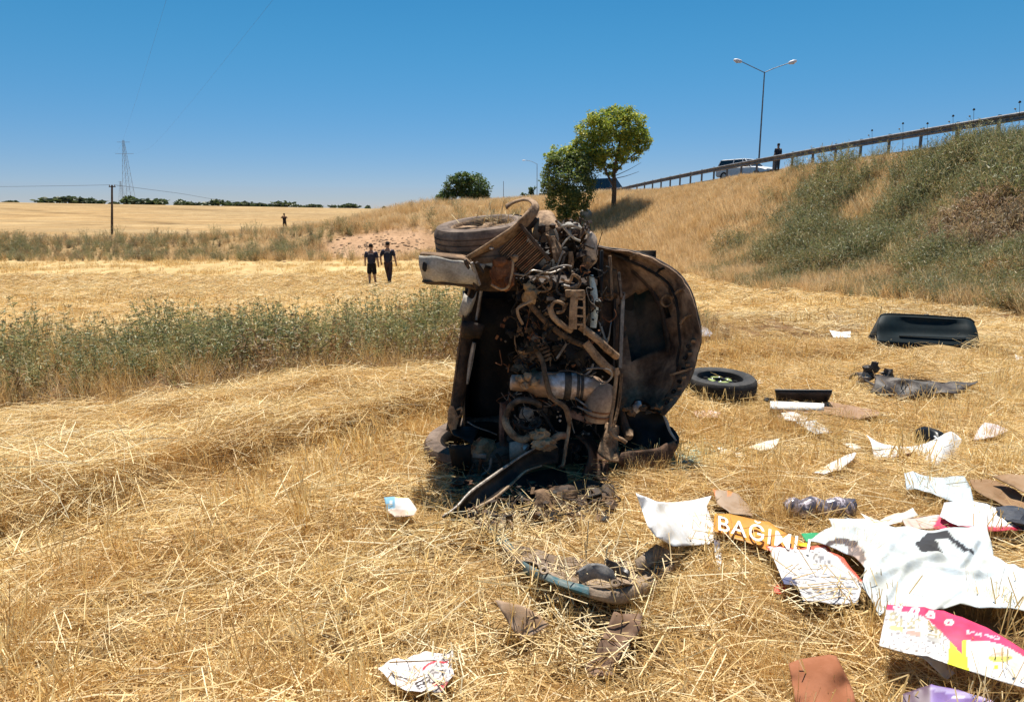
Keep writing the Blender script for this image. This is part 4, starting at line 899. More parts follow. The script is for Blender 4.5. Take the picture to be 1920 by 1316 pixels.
    # inner support under the skin: keeps the front on the ground
    ribbon([P(960, 905, 4.15), P(1010, 885, 4.25), P(1060, 880, 4.4)], [G(965, 965, .01)+Vector((0, .15, 0)), G(1010, 965, .01)+Vector((0, .1, 0)), G(1070, 955, .01)+Vector((0, .05, 0))], 12, 6, (0, .1, 0), .02).build('bumper_foam', BLK, t, solid=.02)
    # crumpled sheets at the foot
    for k, (x0, y0, x1, y1, hh, mt) in enumerate(((1040, 905, 1150, 945, .05, DBR), (1000, 920, 1090, 960, .06, DTAN), (985, 968, 1080, 1000, .03, DTAN), (1080, 930, 1150, 975, .04, DBR), (940, 960, 1040, 985, .05, DTAN), (880, 975, 960, 1000, .03, DBR))):
        a1 = [G(x0+(x1-x0)*q/4, y0+4*math.sin(q*2+k), hh*(1.6+.5*math.sin(q*1.7+k))) for q in range(5)]; b1 = [G(x0+(x1-x0)*q/4, y1+6*math.sin(q*1.3+k), hh*(.4+.3*math.sin(q*2.7+k))) for q in range(5)]
        ribbon(a1, b1, 14, 7, (0, 0, .035), .035, k).build('crumpled_panel', mt, t, solid=.006)
    # dangling wires on the straw
    for k in range(5):
        x0 = 885+k*15; MB().tube([G(x0, 985, .06), G(x0+8, 975, .12), G(x0+16, 985, .13), G(x0+12, 1002, .08), G(x0-2, 1000, .05), G(x0-6, 1015, .04)], .0032, 5, smooth=5).build('dangling_wire', TAN, t)
    KEEP_OUT.append([tuple(G(*p).xy) for p in ((800, 1040), (830, 955), (880, 905), (930, 1010), (980, 990), (1120, 930), (1260, 860), (1180, 800))]+[tuple(G(785, 905).xy), tuple(G(775, 850).xy)][:0]+[(1.1, 8.6), (-.3, 8.6), tuple(G(860, 850).xy)])
    KEEP_OUT.append([tuple(G(*p).xy) for p in ((783, 905), (778, 850), (800, 830), (900, 850), (900, 940), (830, 930))])
    return t
wreck()

# ------------------------------------------------------------------ trees
BARK = grime('bark', (.07, .05, .035), (.16, .12, .08), 12, .9, bump=.6)
def tree(name, label, px0, py0, Y, blobs, n, leaf, pal, trunk, group=None, seed=1, cat='tree', depth=.8, mat=None):
    """blobs: crown lumps (px, py, rx, ry in photo pixels at distance Y); trunk: list of pixel polylines"""
    r = random.Random(seed); Y0 = Y; g = P(px0, py0, Y); base = Vector((g.x, Y, Hs(g.x, Y)))
    k = Y/F; t = thing(name, label, cat, base, group)
    b = MB()
    for pts, r0, r1 in trunk:
        q = [P(a, c, Y+(dz if False else 0)) for a, c in pts]
        q = [p+Vector((0, r.gauss(0, .15) if i else 0, 0)) for i, p in enumerate(q)]
        if pts[0] == (px0, py0): q[0] = base-Vector((0, 0, .15))
        b.tube(q, [r0+(r1-r0)*i/(len(q)-1) for i in range(len(q))], 8)
    b.build('trunk', BARK, t)
    v = Veg(r); tot = sum(a[2]*a[3] for a in blobs)
    for (a, c, rx, ry) in blobs:
        cc = P(a, c, Y)
        cc.y += r.uniform(-.5, .5)*rx*k*depth
        m = int(n*rx*ry/tot)
        ncl = max(6, m//34); cl = []
        for _ in range(ncl):
            while True:
                u = Vector((r.uniform(-1, 1), r.uniform(-1, 1), r.uniform(-1, 1)))
                if .25 < u.length < 1: break
            u = u.normalized()*u.length**.5
            cl.append(cc+Vector((u.x*rx*k, u.y*rx*k*depth, u.z*ry*k)))
        cr_ = min(rx, ry)*k*.25
        for j in range(m):
            p = r.choice(cl)+Vector((r.gauss(0, 1), r.gauss(0, 1), r.gauss(0, .8)))*cr_*.62
            d = Vector((r.gauss(0, 1), r.gauss(0, 1), r.gauss(0, .6)))
            v.blade(p-base, d, leaf*r.uniform(.6, 1.3), leaf*r.uniform(.45, .8), cvar(r.choice(pal), r, .18), seg=1, taper=.55)
    me = v.build('crown', mat or m_leaf); o = bpy.data.objects.new('crown', me); COL.objects.link(o); o.parent = t
    return t
YG = [(.30, .38, .06), (.37, .43, .07), (.23, .32, .055), (.46, .46, .09), (.15, .22, .045)]
DG = [(.08, .14, .035), (.11, .17, .045), (.06, .10, .03), (.13, .19, .05)]
def trees():
    tree('broadleaf_tree', 'tallest tree, yellow green crown over a bare dark trunk on the guardrail bank', 1150, 388, 54,
         [(1150, 235, 48, 30), (1185, 225, 22, 22), (1110, 245, 26, 28), (1150, 275, 52, 28), (1192, 262, 24, 24), (1095, 285, 26, 22), (1130, 300, 34, 18), (1178, 292, 24, 16), (1206, 262, 14, 12), (1060, 290, 20, 18), (1160, 212, 22, 12), (1150, 318, 16, 12), (1035, 290, 16, 16), (1100, 268, 24, 20), (1112, 300, 24, 16), (1082, 300, 22, 20), (1165, 240, 30, 24), (1125, 232, 26, 16)],
         21000, .155, YG, [([(1150, 388), (1152, 350), (1152, 320), (1158, 290), (1165, 255)], .20, .06), ([(1152, 352), (1140, 330), (1128, 305), (1105, 285)], .10, .03), ([(1153, 325), (1170, 305), (1195, 285), (1214, 268)], .07, .02), ([(1153, 335), (1175, 330), (1198, 322)], .03, .01), ([(1153, 330), (1180, 318), (1202, 305)], .03, .008), ([(1156, 305), (1148, 270), (1135, 240)], .06, .02)], seed=3)
    tree('bushy_tree', 'dense dark green bush reaching the ground just left of the tallest tree', 1062, 405, 53,
         [(1065, 335, 48, 34), (1085, 312, 26, 24), (1052, 372, 28, 26), (1078, 390, 26, 20), (1045, 320, 22, 26), (1085, 355, 28, 32), (1068, 375, 24, 26), (1035, 350, 20, 18), (1058, 395, 16, 18), (1095, 325, 16, 22), (1060, 300, 22, 18)],
         14000, .145, [(.17, .24, .06), (.23, .29, .07), (.12, .17, .045), (.30, .32, .09)], [([(1062, 405), (1064, 370), (1062, 330)], .10, .04)], seed=5)
    tree('round_tree', 'dark green double crowned tree on the skyline above the top wheel of the wreck', 866, 384, 78,
         [(852, 350, 18, 18), (866, 338, 16, 14), (890, 352, 26, 24), (850, 368, 30, 14), (892, 368, 24, 14), (832, 374, 14, 9)],
         11000, .19, DG, [([(866, 384), (868, 360), (862, 345)], .2, .08), ([(868, 372), (885, 356)], .12, .05)], seed=8)
    tree('sapling', 'thin sapling on the skyline between the dark round tree and the dark bush', 993, 384, 70,
         [(990, 368, 12, 9), (999, 356, 6, 6), (988, 378, 10, 6)], 500, .22, [(.08, .13, .06), (.11, .16, .07)], [([(993, 384), (996, 366), (1000, 352)], .05, .02)], seed=9)
    # row of far trees along the crest
    r = random.Random(21); protos = []
    for k in range(4):
        v = Veg(r)
        for _ in range(260):
            u = Vector((r.gauss(0, 1), r.gauss(0, 1), r.gauss(0, 1))).normalized()*r.uniform(.5, 1); u.z = abs(u.z)*.8+.12
            u.x *= 1+.5*math.sin(k*2+u.z*5); q = Vector((u.x, u.y*.7, u.z))
            v.blade(q, (r.gauss(0, 1), r.gauss(0, 1), r.gauss(0, 1)), .3, .26, cvar(r.choice([(.06, .09, .035), (.08, .11, .045), (.045, .07, .03)]), r, .2), seg=1, taper=.6)
        protos.append(v.build('far_crown', m_leaf))
    tm = MB().tube([(0, 0, -.3), (.02, 0, .3), (0, 0, .7)], [.07, .05, .03], 6).mesh('far_trunk'); tm.materials.append(BARK)
    spots = [(78, 380, 4), (128, 379, 9), (152, 381, 7), (172, 381, 8), (184, 383, 5), (214, 384, 4), (245, 381, 11), (262, 382, 9), (283, 386, 8), (303, 386, 8), (340, 387, 8), (356, 388, 6), (378, 389, 5), (409, 389, 9), (430, 391, 6), (452, 392, 7), (470, 392, 6), (488, 393, 5), (532, 394, 8), (512, 393, 5), (556, 394, 4), (585, 396, 5), (600, 396, 5), (625, 397, 4), (655, 398, 6), (690, 399, 5), (720, 399, 4), (770, 399, 6), (30, 379, 3), (640, 398, 3), (500, 394, 3), (20, 377, 3)]
    spots.sort(); words = 'first second third fourth fifth sixth seventh eighth ninth tenth eleventh twelfth thirteenth fourteenth fifteenth sixteenth seventeenth eighteenth nineteenth twentieth'.split(); tens = [w_ for w_ in words]; nw = len(spots)
    for i, (a, b, hh) in enumerate(spots):
        Y = 275+r.uniform(-6, 18); p = P(a, b, Y); z = Hs(p.x, Y); s = hh*.27*1.15
        t = thing('distant_tree', None, 'tree', (p.x, Y, z), 'dark trees along the far skyline of the stubble field')
        t['label'] = '%s dark tree of the far skyline row, %s from the %s end' % ('Low' if hh < 6 else 'Fuller', words[i] if i < nw/2 else words[nw-1-i], 'left' if i < nw/2 else 'right')
        c = bpy.data.objects.new('crown', protos[i % 4]); COL.objects.link(c); c.parent = t; c.scale = (s*r.uniform(1.6, 2.8), s, s); c.rotation_euler.z = r.uniform(0, 6)
        c = bpy.data.objects.new('trunk', tm); COL.objects.link(c); c.parent = t; c.scale = (s, s, s)
trees()

# ------------------------------------------------------------------ guardrail, lamps, poles
GALV = grime('weathered galvanised steel', (.16, .15, .15), (.28, .27, .26), 3, .6, metal=.3)
def guardrail():
    t = thing('guardrail', 'long steel crash barrier on posts along the top of the embankment', 'guardrail', (float(railx(26)), 26, float(roadz(26.))))
    pm = MB().box((0, 0, .08), (.12, .06, 1.5)).mesh('post', False); pm.materials.append(GALV)
    base = wl(t)
    for i in range(62):
        Y = 4+2*i; x = float(railx(Y)); z = float(roadz(float(Y)))
        o = bpy.data.objects.new('post', pm); COL.objects.link(o); o.parent = t; o.location = Vector((x, Y, z))-base; o.rotation_euler.z = math.atan(.17)
    # W profile beams, 4 m each
    pr = [(-.02, .44), (.05, .47), (.05, .51), (-.02, .56), (-.02, .62), (.05, .66), (.05, .71), (-.02, .75)]
    for i in range(31):
        y0 = 4+4*i; rows = []
        for Y in (y0, y0+2, y0+4.06):
            x = float(railx(Y)); z = float(roadz(float(Y))); rows.append([Vector((x-.09-a+(.006 if i % 2 else 0), Y, z+b+.04)) for a, b in pr])
        MB().grid(rows).build('rail_beam', GALV, t, solid=.005, smooth=False)
    return t
guardrail()
def streetlamp(label, px0, Y, hgt, arms=True, px1=None):
    p = P(px0, 300, Y); z = float(roadz(float(min(Y, 200)))); base = Vector((p.x, Y, z))
    t = thing('street_lamp', label, 'street lamp', base)
    MB().tube([base, base+Vector((0, 0, hgt))], [.085, .05], 10, smooth=1).build('pole', GALV, t)
    top = base+Vector((0, 0, hgt))
    W = plain('white lamp housing', (.75, .72, .74), .4)
    for s in ((-1, 1) if arms else (-1,)):
        e = top+Vector((s*2.05, 0, .85 if s < 0 else .72)); MB().tube([top-Vector((0, 0, .05)), top+Vector((s*.8, 0, .30)), e], .035, 7).build('arm', GALV, t)
        m = MB(); d = Vector((s, 0, .22 if s < 0 else .3)).normalized(); m.tube([e, e+d*.15, e+d*.5, e+d*.75], [.06, .15, .17, .06], 10); o = m.build('lamp_head', W, t)
        MB().lathe(e+d*.42+Vector((0, 0, -.14)), (0, 0, -1), [(.13, 0), (.12, .03), (.06, .06), (.001, .07)], 14, close=False).build('lamp_lens', plain('lamp lens', (.5, .5, .5), .2), o)
    return t
streetlamp('tall two armed street lamp rising behind the guardrail with white heads', 1423, 65.6, 10.2)
def thinpole(name, label, cat, px0, py0, pyt, Y, r0, mat, arm=False, group=None):
    p = P(px0, py0, Y); q = P(px0, pyt, Y); base = Vector((p.x, Y, min(p.z, Hs(p.x, Y)))); t = thing(name, label, cat, base, group)
    MB().tube([base, Vector((q.x, Y, q.z))], [r0, r0*.7], 8, smooth=1).build('pole', mat, t)
    return t, Vector((q.x, Y, q.z))
WOOD = grime('dark pole wood', (.06, .04, .03), (.15, .11, .08), 8, .9)
t, top = thinpole('utility_pole', 'dark wooden utility pole standing in the stubble field left of the walking men', 'utility pole', 210, 443, 347, 62, .11, WOOD)
MB().box(top-Vector((0, 0, .15)), (.55, .08, .08)).build('crossarm', WOOD, t)
for s in (-.22, .22): MB().lathe(top+Vector((s, 0, -.1)), (0, 0, 1), [(.001, 0), (.04, 0), (.05, .05), (.03, .12), (.001, .13)], 10, close=False).build('insulator', plain('insulator', (.3, .3, .28), .3), t)
def cable(label, pts, r):
    o = MB().tube(pts, r, 5, smooth=6).build('power_cable', plain('cable', (.06, .06, .065), .5)); tag(o, label, 'cable'); return o
cable('thin power cable from the utility pole out past the left edge', [top+Vector((-.2, 0, 0)), P(100, 349, 62), P(-60, 350, 64), P(-300, 345, 66)], .012)
cable('thin power cable running from the utility pole down to the right', [top+Vector((.2, 0, 0)), P(330, 362, 75), P(480, 381, 110), P(700, 392, 200)], .016)
t, tp2 = thinpole('lamp_post', 'slender distant lamp post with one small head beside the sapling', 'lamp post', 1007, 384, 308, 120, .06, GALV)
MB().tube([tp2, tp2+Vector((-1.0, 0, .45)), tp2+Vector((-1.9, 0, .6))], .03, 6).build('arm', GALV, t)
MB().lump(tp2+Vector((-2.2, 0, .62)), (.3, .12, .08), .05, 1, 2).build('lamp_head', plain('white housing', (.75, .75, .78), .4), t)
t, tp3 = thinpole('mast', 'very thin far mast on the skyline right of the dark round tree', 'mast', 944, 385, 340, 150, .07, GALV)
t, tp3 = thinpole('far_pole', 'tiny far pole on the skyline just left of the wreck', 'pole', 742, 398, 381, 240, .14, GALV)
def pylon(label, px0, pyb, pyt, Y, wb):
    p = P(px0, pyb, Y); q = P(px0-4, pyt, Y); base = Vector((p.x, Y, p.z-1)); H = q.z-base.z
    t = thing('pylon', label, 'pylon', base); M_ = grime('grey lattice steel', (.30, .34, .38), (.42, .45, .48), 1, .6, metal=.2)
    def corner(s, u, z): k = (1-z)*wb/2+.25; return base+Vector((s*k, u*k, z*H))
    for s in (-1, 1):
        for u in (-1, 1): MB().bar(corner(s, u, 0), corner(s, u, 1), .10, .10).build('leg', M_, t, smooth=False)
    m = MB()
    zs = [0, .14, .27, .39, .5, .6, .69, .77, .84, .9, .95]
    for a, b in zip(zs, zs[1:]):
        for u in (-1, 1):
            m.bar(corner(-1, u, a), corner(1, u, b), .04, .04); m.bar(corner(1, u, a), corner(-1, u, b), .04, .04)
            m.bar(corner(u, -1, a), corner(u, 1, b), .04, .04); m.bar(corner(-1, u, b), corner(1, u, b), .04, .04)
    m.build('lattice', M_, t, smooth=False)['kind'] = 'stuff'
    for z, L in ((.80, .14), (.97, .10)):
        m = MB(); c = base+Vector((0, 0, z*H)); L = L*H
        MB().bar(c-Vector((L, 0, 0)), c+Vector((L, 0, 0)), .12, .12).build('crossarm', M_, t, smooth=False)
    return base, H
b, H = pylon('tall lattice pylon behind the far trees on the left skyline', 243, 384, 263, 330, 3.8)
pylon('small faint lattice pylon just left of the tall one', 230, 384, 340, 560, 4)
for s, e in ((-1, (330, -60)), (1, (560, -60))):
    a = b+Vector((s*.17*H, 0, .80*H)); z = P(e[0], e[1], 60)
    cable('faint high power cable crossing the sky to the %s arm of the tall pylon' % ('left' if s < 0 else 'right'), [a, a.lerp(z, .35)-Vector((0, 0, 3)), a.lerp(z, .7)-Vector((0, 0, 2)), z], .007)

# ------------------------------------------------------------------ vehicles on the road
def car(label, name, body_c, loc, heading, L=4.5, W=1.8, H=1.55, kind='suv', cat='car'):
    t = thing(name, label, cat, loc); base = Vector(loc)
    paint = plain(name+' paint', body_c, .25, spec=.6); gl = plain('car glass', (.015, .02, .025), .08, spec=.7); blk = plain('car trim', (.02, .02, .02), .5)
    M = Matrix.Rotation(heading, 3, 'Z'); T = lambda x, y, z: base+M@Vector((x, y, z))
    # side profile, nose at +x: z of bonnet/belt line; loft across stations
    st = [(-L/2, .50, .62, .74), (-L/2+.08, .32, .95, .84), (-L*.3, .22, 1.0, .9), (0, .22, .98, .9), (L*.25, .22, .96, .9), (L*.4, .26, .88, .88), (L/2-.1, .32, .74, .82), (L/2, .42, .56, .70)]
    rows = []
    for x, z0, z1, hw in st:
        hw = hw*W/1.8
        rows.append([T(x, y, z) for y, z in ((0, z0), (-hw*.8, z0), (-hw, z0+.12), (-hw*1.0, (z0+z1)/2), (-hw*.97, z1-.06), (-hw*.86, z1), (0, z1+.02), (hw*.86, z1), (hw*.97, z1-.06), (hw, (z0+z1)/2), (hw, z0+.12), (hw*.8, z0), (0, z0))])
    m = MB().grid(rows); m.add(rows[0], [tuple(range(12))]); m.add(rows[-1], [tuple(range(12))]); body = m.build('body', paint, t)
    x0, x1 = (-L*.47, L*.20); rf0, rf1 = (-L*.42, L*.04)
    hw = .80*W/1.8; rw = .62*W/1.8
    gb = [T(x0, -hw, .96), T(x1, -hw, .96), T(x1, hw, .96), T(x0, hw, .96)]; gt = [T(rf0, -rw, H-.04), T(rf1, -rw, H-.04), T(rf1, rw, H-.04), T(rf0, rw, H-.04)]
    MB().add(gb+gt, [(0, 1, 5, 4), (1, 2, 6, 5), (2, 3, 7, 6), (3, 0, 4, 7)]).build('window_glass', gl, t, smooth=False)
    rf = [T(rf0-.04, -rw-.02, H-.05), T(rf1+.06, -rw-.02, H-.05), T(rf1+.06, rw+.02, H-.05), T(rf0-.04, rw+.02, H-.05), T(rf0+.1, -rw+.1, H), T(rf1-.1, -rw+.1, H), T(rf1-.1, rw-.1, H), T(rf0+.1, rw-.1, H)]
    MB().add(rf, [(0, 1, 5, 4), (1, 2, 6, 5), (2, 3, 7, 6), (3, 0, 4, 7), (4, 5, 6, 7), (3, 2, 1, 0)]).build('roof', paint, t)
    for s in (-1, 1):
        for (a, b_) in ((x0, rf0), (x1, rf1), (-L*.16, -L*.16), (L*.05, L*.0)):
            MB().bar(T(a, s*(hw+.005), .95), T(b_, s*(rw+.01), H-.03), .06, .05).build('pillar', paint, t)
        MB().box(T(L*.16, s*(W/2+.06), 1.02), (.12, .2, .12), M).build('wing_mirror', paint, t, bevel=.03)
        h = MB().box(T(L/2-.05, s*.62*W/1.8, .68), (.12, .34, .14), M).build('headlight', plain('lamp glass', (.5, .5, .5), .1, spec=.8), t, bevel=.03)
        MB().box(T(-L/2+.02, s*.66*W/1.8, .82), (.1, .24, .2), M).build('tail_lamp', plain('red lamp', (.35, .01, .01), .2), t, bevel=.03)
        for x in (-L*.31, L*.31):
            c = T(x, s*(W/2-.10), .33); ax = M@Vector((0, s, 0))
            w_ = MB().lathe(c, ax, [(.2, -.1), (.33, -.09), (.335, 0), (.33, .10), (.2, .11)], 24).build('wheel', blk, t); MB().lathe(c, ax, [(.001, .09), (.1, .1), (.19, .085), (.2, .05), (.001, .03)], 20, close=False).build('rim', plain('alloy', (.45, .45, .46), .3, .7), w_)
    MB().box(T(L/2-.01, 0, .62), (.08, .8, .16), M).build('grille', blk, t, bevel=.02); MB().box(T(L/2-.01, 0, .40), (.1, 1.2, .14), M).build('bumper_intake', blk, t, bevel=.02)
    return t
def onroad(px0, Y): x = P(px0, 300, Y).x; return (x, Y, float(roadz(float(Y)))+.01)
car('white car parked behind the guardrail next to the tall street lamp', 'parked_car', (.74, .74, .73), onroad(1402, 54), math.atan2(-1, .30)+.35, 4.5, 1.8, 1.58)
car('dark blue car on the road half hidden behind the tallest tree trunk', 'parked_car', (.015, .03, .06), onroad(1146, 76), math.atan2(-1, .9), 4.9, 1.9, 2.0)
car('white vehicle barely showing behind the dark bush by the road', 'parked_car', (.7, .7, .7), (P(1040, 372, 92).x, 92, P(1040, 372, 92).z-.9), math.atan2(-1, 2.), 4.4, 1.8, 1.6)

# pale marker stone at the foot of the bush
g = G(1098, 418); tp_ = P(1098, 392, g.y)
t = thing('marker_stone', 'pale rounded concrete marker behind the wreck below the dark bush', 'marker stone', g)
hh = max(.5, tp_.z-g.z); CON = grime('pale concrete', (.42, .38, .33), (.6, .56, .5), 6, .8)
MB().tube([g-Vector((0, 0, .1)), g+Vector((0, 0, hh*.7)), g+Vector((0, 0, hh*.93)), g+Vector((0, 0, hh))], [.50, .46, .32, .04], 16).build('body', CON, t)

# ------------------------------------------------------------------ people
def person(label, feet, height, pose, shirt, trousers, skin=(.36, .21, .14), hair=(.012, .01, .009), facing=0.0, group=None, shorts=False, back_band=False):
    """pose: dict joint -> (x, y, z) in units of height, x right, y away from camera, z up"""
    t = thing('person', label, 'person', feet, group); h = height; base = Vector(feet)
    M = Matrix.Rotation(facing, 3, 'Z')
    J = dict(pelvis=(0, 0, .52), waist=(0, 0, .60), chest=(0, 0, .72), upper=(0, 0, .80), neck=(0, .0, .855), head0=(0, .0, .90), head1=(0, .005, .965),
             shL=(-.115, 0, .80), elL=(-.155, .0, .64), wrL=(-.16, .02, .50), haL=(-.16, .03, .455), shR=(.115, 0, .80), elR=(.155, 0, .64), wrR=(.17, .02, .50), haR=(.175, .03, .455),
             hipL=(-.055, 0, .49), knL=(-.06, 0, .27), anL=(-.06, 0, .05), toL=(-.065, .09, .02), hipR=(.055, 0, .49), knR=(.06, 0, .27), anR=(.06, 0, .05), toR=(.065, .09, .02))
    J.update(pose)
    RR = dict(pelvis=(.094, .07), waist=(.088, .064), chest=(.106, .07), upper=(.092, .056), neck=.03, head0=.045, head1=.05, shL=.036, elL=.026, wrL=.018, haL=.022, shR=.036, elR=.026, wrR=.018, haR=.022,
              hipL=.052, knL=.035, anL=.024, toL=.022, hipR=.052, knR=.035, anR=.024, toR=.022)
    def skinned(name, chains, mat, infl=1.0, root='pelvis'):
        names = []; edges = []
        for c in chains:
            for a, b_ in zip(c, c[1:]):
                for q in (a, b_):
                    if q not in names: names.append(q)
                edges.append((names.index(a), names.index(b_)))
        me = bpy.data.meshes.new(name); me.from_pydata([tuple(M@(Vector(J[n])*h)) for n in names], edges, []); me.update()
        o = bpy.data.objects.new(name, me); COL.objects.link(o); o.parent = t; me.materials.append(mat)
        md = o.modifiers.new('skin', 'SKIN'); md.use_smooth_shade = True
        sv = me.skin_vertices[0].data
        for i, n in enumerate(names):
            q = RR[n]; q = (q, q) if not isinstance(q, tuple) else q
            sv[i].radius = (q[0]*h*infl, q[1]*h*infl); sv[i].use_root = (n == root)
        s = o.modifiers.new('sub', 'SUBSURF'); s.levels = 2; s.render_levels = 2
        return o
    SK = plain('skin', skin, .55); SH = plain('shirt', shirt, .85); TR = plain('trousers', trousers, .9); HA = plain('hair', hair, .8); BO = plain('boots', (.03, .025, .02), .7)
    skinned('body', [('pelvis', 'waist', 'chest', 'upper', 'neck', 'head0', 'head1'), ('upper', 'shL', 'elL', 'wrL', 'haL'), ('upper', 'shR', 'elR', 'wrR', 'haR'), ('pelvis', 'hipL', 'knL', 'anL', 'toL'), ('pelvis', 'hipR', 'knR', 'anR', 'toR')], SK)
    J['slL'] = tuple(Vector(J['shL']).lerp(Vector(J['elL']), .85)); J['slR'] = tuple(Vector(J['shR']).lerp(Vector(J['elR']), .85)); RR['slL'] = RR['slR'] = .034
    J['hemm'] = (J['pelvis'][0], J['pelvis'][1], J['pelvis'][2]-.045); RR['hemm'] = (.088, .064); RR['shL'] = RR['shR'] = .044
    skinned('shirt', [('hemm', 'waist', 'chest', 'upper'), ('upper', 'shL', 'slL'), ('upper', 'shR', 'slR')], SH, 1.12, 'hemm')
    RR['knL'] = RR['knR'] = .042 if not shorts else .056; RR['anL'] = RR['anR'] = .036
    if shorts:
        for s in 'LR': J['kn'+s] = tuple(Vector(J['hip'+s]).lerp(Vector(J['kn'+s]), .95))
        skinned('shorts', [('waist', 'pelvis'), ('pelvis', 'hipL', 'knL'), ('pelvis', 'hipR', 'knR')], TR, 1.16)
    else: skinned('trousers', [('waist', 'pelvis'),('pelvis', 'hipL', 'knL', 'anL'), ('pelvis', 'hipR', 'knR', 'anR')], TR, 1.14)
    hd = Vector(J['head1'])*h; c = base+M@Vector((hd.x, hd.y-.006*h, hd.z+.008*h))
    MB().lump(c, (.052*h, .058*h, .05*h), .08, 3, 3).build('hair', HA, t)
    for s in 'LR':
        a = Vector(J['an'+s])*h; b_ = Vector(J['to'+s])*h
        MB().tube([base+M@(a+Vector((0, -.02*h, .02*h))), base+M@(a+Vector((0, 0, -.025*h))), base+M@b_], [.034*h, .036*h, .026*h], 10).build('boot', BO, t)
    for s in 'LR':                                                                # ears
        k = -1 if s == 'L' else 1; MB().lump(base+M@Vector((hd.x+k*.052*h, hd.y, hd.z-.025*h)), (.008*h, .014*h, .02*h), .05, 1, 1).build('ear', SK, t)
    if back_band:
        q = Vector(J['upper'])*h; m = MB(); rows = []
        for i in range(13):
            u = (i-6)/6; x = u*.075*h; rows.append([base+M@Vector((q.x+x, q.y-.074*h+.018*h*u*u, q.z-.026*h-.018*h*u*u+dz)) for dz in (0, .014*h)])
        m.grid(rows).build('back_lettering', plain('reflective lettering', (.42, .42, .46), .5), t, solid=.004)
    return t
def feet(px0, py0, Y):
    p = P(px0, py0, Y); return Vector((p.x, Y, Hs(p.x, Y)))
NAVY = (.022, .026, .05)
Yp = 29.5
person('left one of two walking men, dark shirt and knee length black shorts, seen from behind', feet(698, 530, Yp), 1.76, dict(elL=(-.15, 0, .66), wrL=(-.165, .06, .53), haL=(-.165, .09, .49), elR=(.15, -.02, .65), wrR=(.165, -.01, .51), haR=(.165, .0, .465), knL=(-.07, .05, .28), anL=(-.05, -.03, .06), toL=(-.05, .05, .02), knR=(.055, .03, .27), anR=(.07, .08, .05), toR=(.075, .16, .03)),
       NAVY, (.01, .009, .01), back_band=True, shorts=True)
person('right one of two walking men, dark shirt and long brown trousers, seen from behind', feet(729, 532, Yp+.2), 1.82, dict(elL=(-.17, -.02, .66), wrL=(-.16, .01, .53), haL=(-.155, .03, .48), elR=(.165, -.03, .65), wrR=(.19, -.02, .50), haR=(.195, -.0, .455), knL=(-.03, .10, .29), anL=(-.0, .13, .08), toL=(-.0, .21, .07), knR=(.04, -.0, .27), anR=(.03, -.13, .07), toR=(.03, -.05, .02), hipL=(-.05, 0, .49)),
       NAVY, (.05, .032, .035), back_band=True)
person('lone person in dark clothes with raised arms standing on the far field bank', feet(534, 424, 74), 1.76, dict(elL=(-.19, .04, .74), wrL=(-.07, .10, .86), haL=(-.04, .12, .88), elR=(.19, .04, .74), wrR=(.07, .10, .86), haR=(.04, .12, .88), knL=(-.075, 0, .27), anL=(-.09, 0, .05), knR=(.075, 0, .27), anR=(.09, 0, .05)),
       (.015, .012, .016), (.02, .018, .02), facing=math.pi)
xx = P(1458, 300, 46).x
person('person in dark top standing behind the guardrail right of the white car', Vector((xx, 46, float(roadz(46.)))), 1.72, dict(), (.03, .035, .05), (.10, .085, .08), facing=.4)

# ------------------------------------------------------------------ sheets of paper, cloth and card
def matprint(name, rough=.6, trans=.12, bump=0.0):
    m, nt, b = newmat(name); at = N(nt, 'ShaderNodeAttribute', attribute_name='print')
    n, r = noise_ramp(nt, 7, [(.40, (.80, .72, .60)), (.56, (1, 1, 1))], detail=9, rough=.7)
    mx = N(nt, 'ShaderNodeMix', data_type='RGBA', blend_type='MULTIPLY'); mx.inputs['Factor'].default_value = .75
    nt.links.new(at.outputs['Color'], mx.inputs['A']); nt.links.new(r.outputs[0], mx.inputs['B']); nt.links.new(mx.outputs['Result'], b.inputs['Base Color']); b.inputs['Roughness'].default_value = rough; b.inputs['Specular IOR Level'].default_value = .3
    if bump:
        n = N(nt, 'ShaderNodeTexNoise'); n.inputs['Scale'].default_value = 18; n.inputs['Detail'].default_value = 6; tc = N(nt, 'ShaderNodeTexCoord'); nt.links.new(tc.outputs['Object'], n.inputs['Vector'])
        bp = N(nt, 'ShaderNodeBump'); bp.inputs['Strength'].default_value = bump; bp.inputs['Distance'].default_value = .02; nt.links.new(n.outputs['Fac'], bp.inputs['Height']); nt.links.new(bp.outputs[0], b.inputs['Normal'])
    return m
PAPER = matprint('printed paper', .5); CLOTH = matprint('printed cloth', .75, bump=.25); CARD = matprint('card', .85, bump=.15)
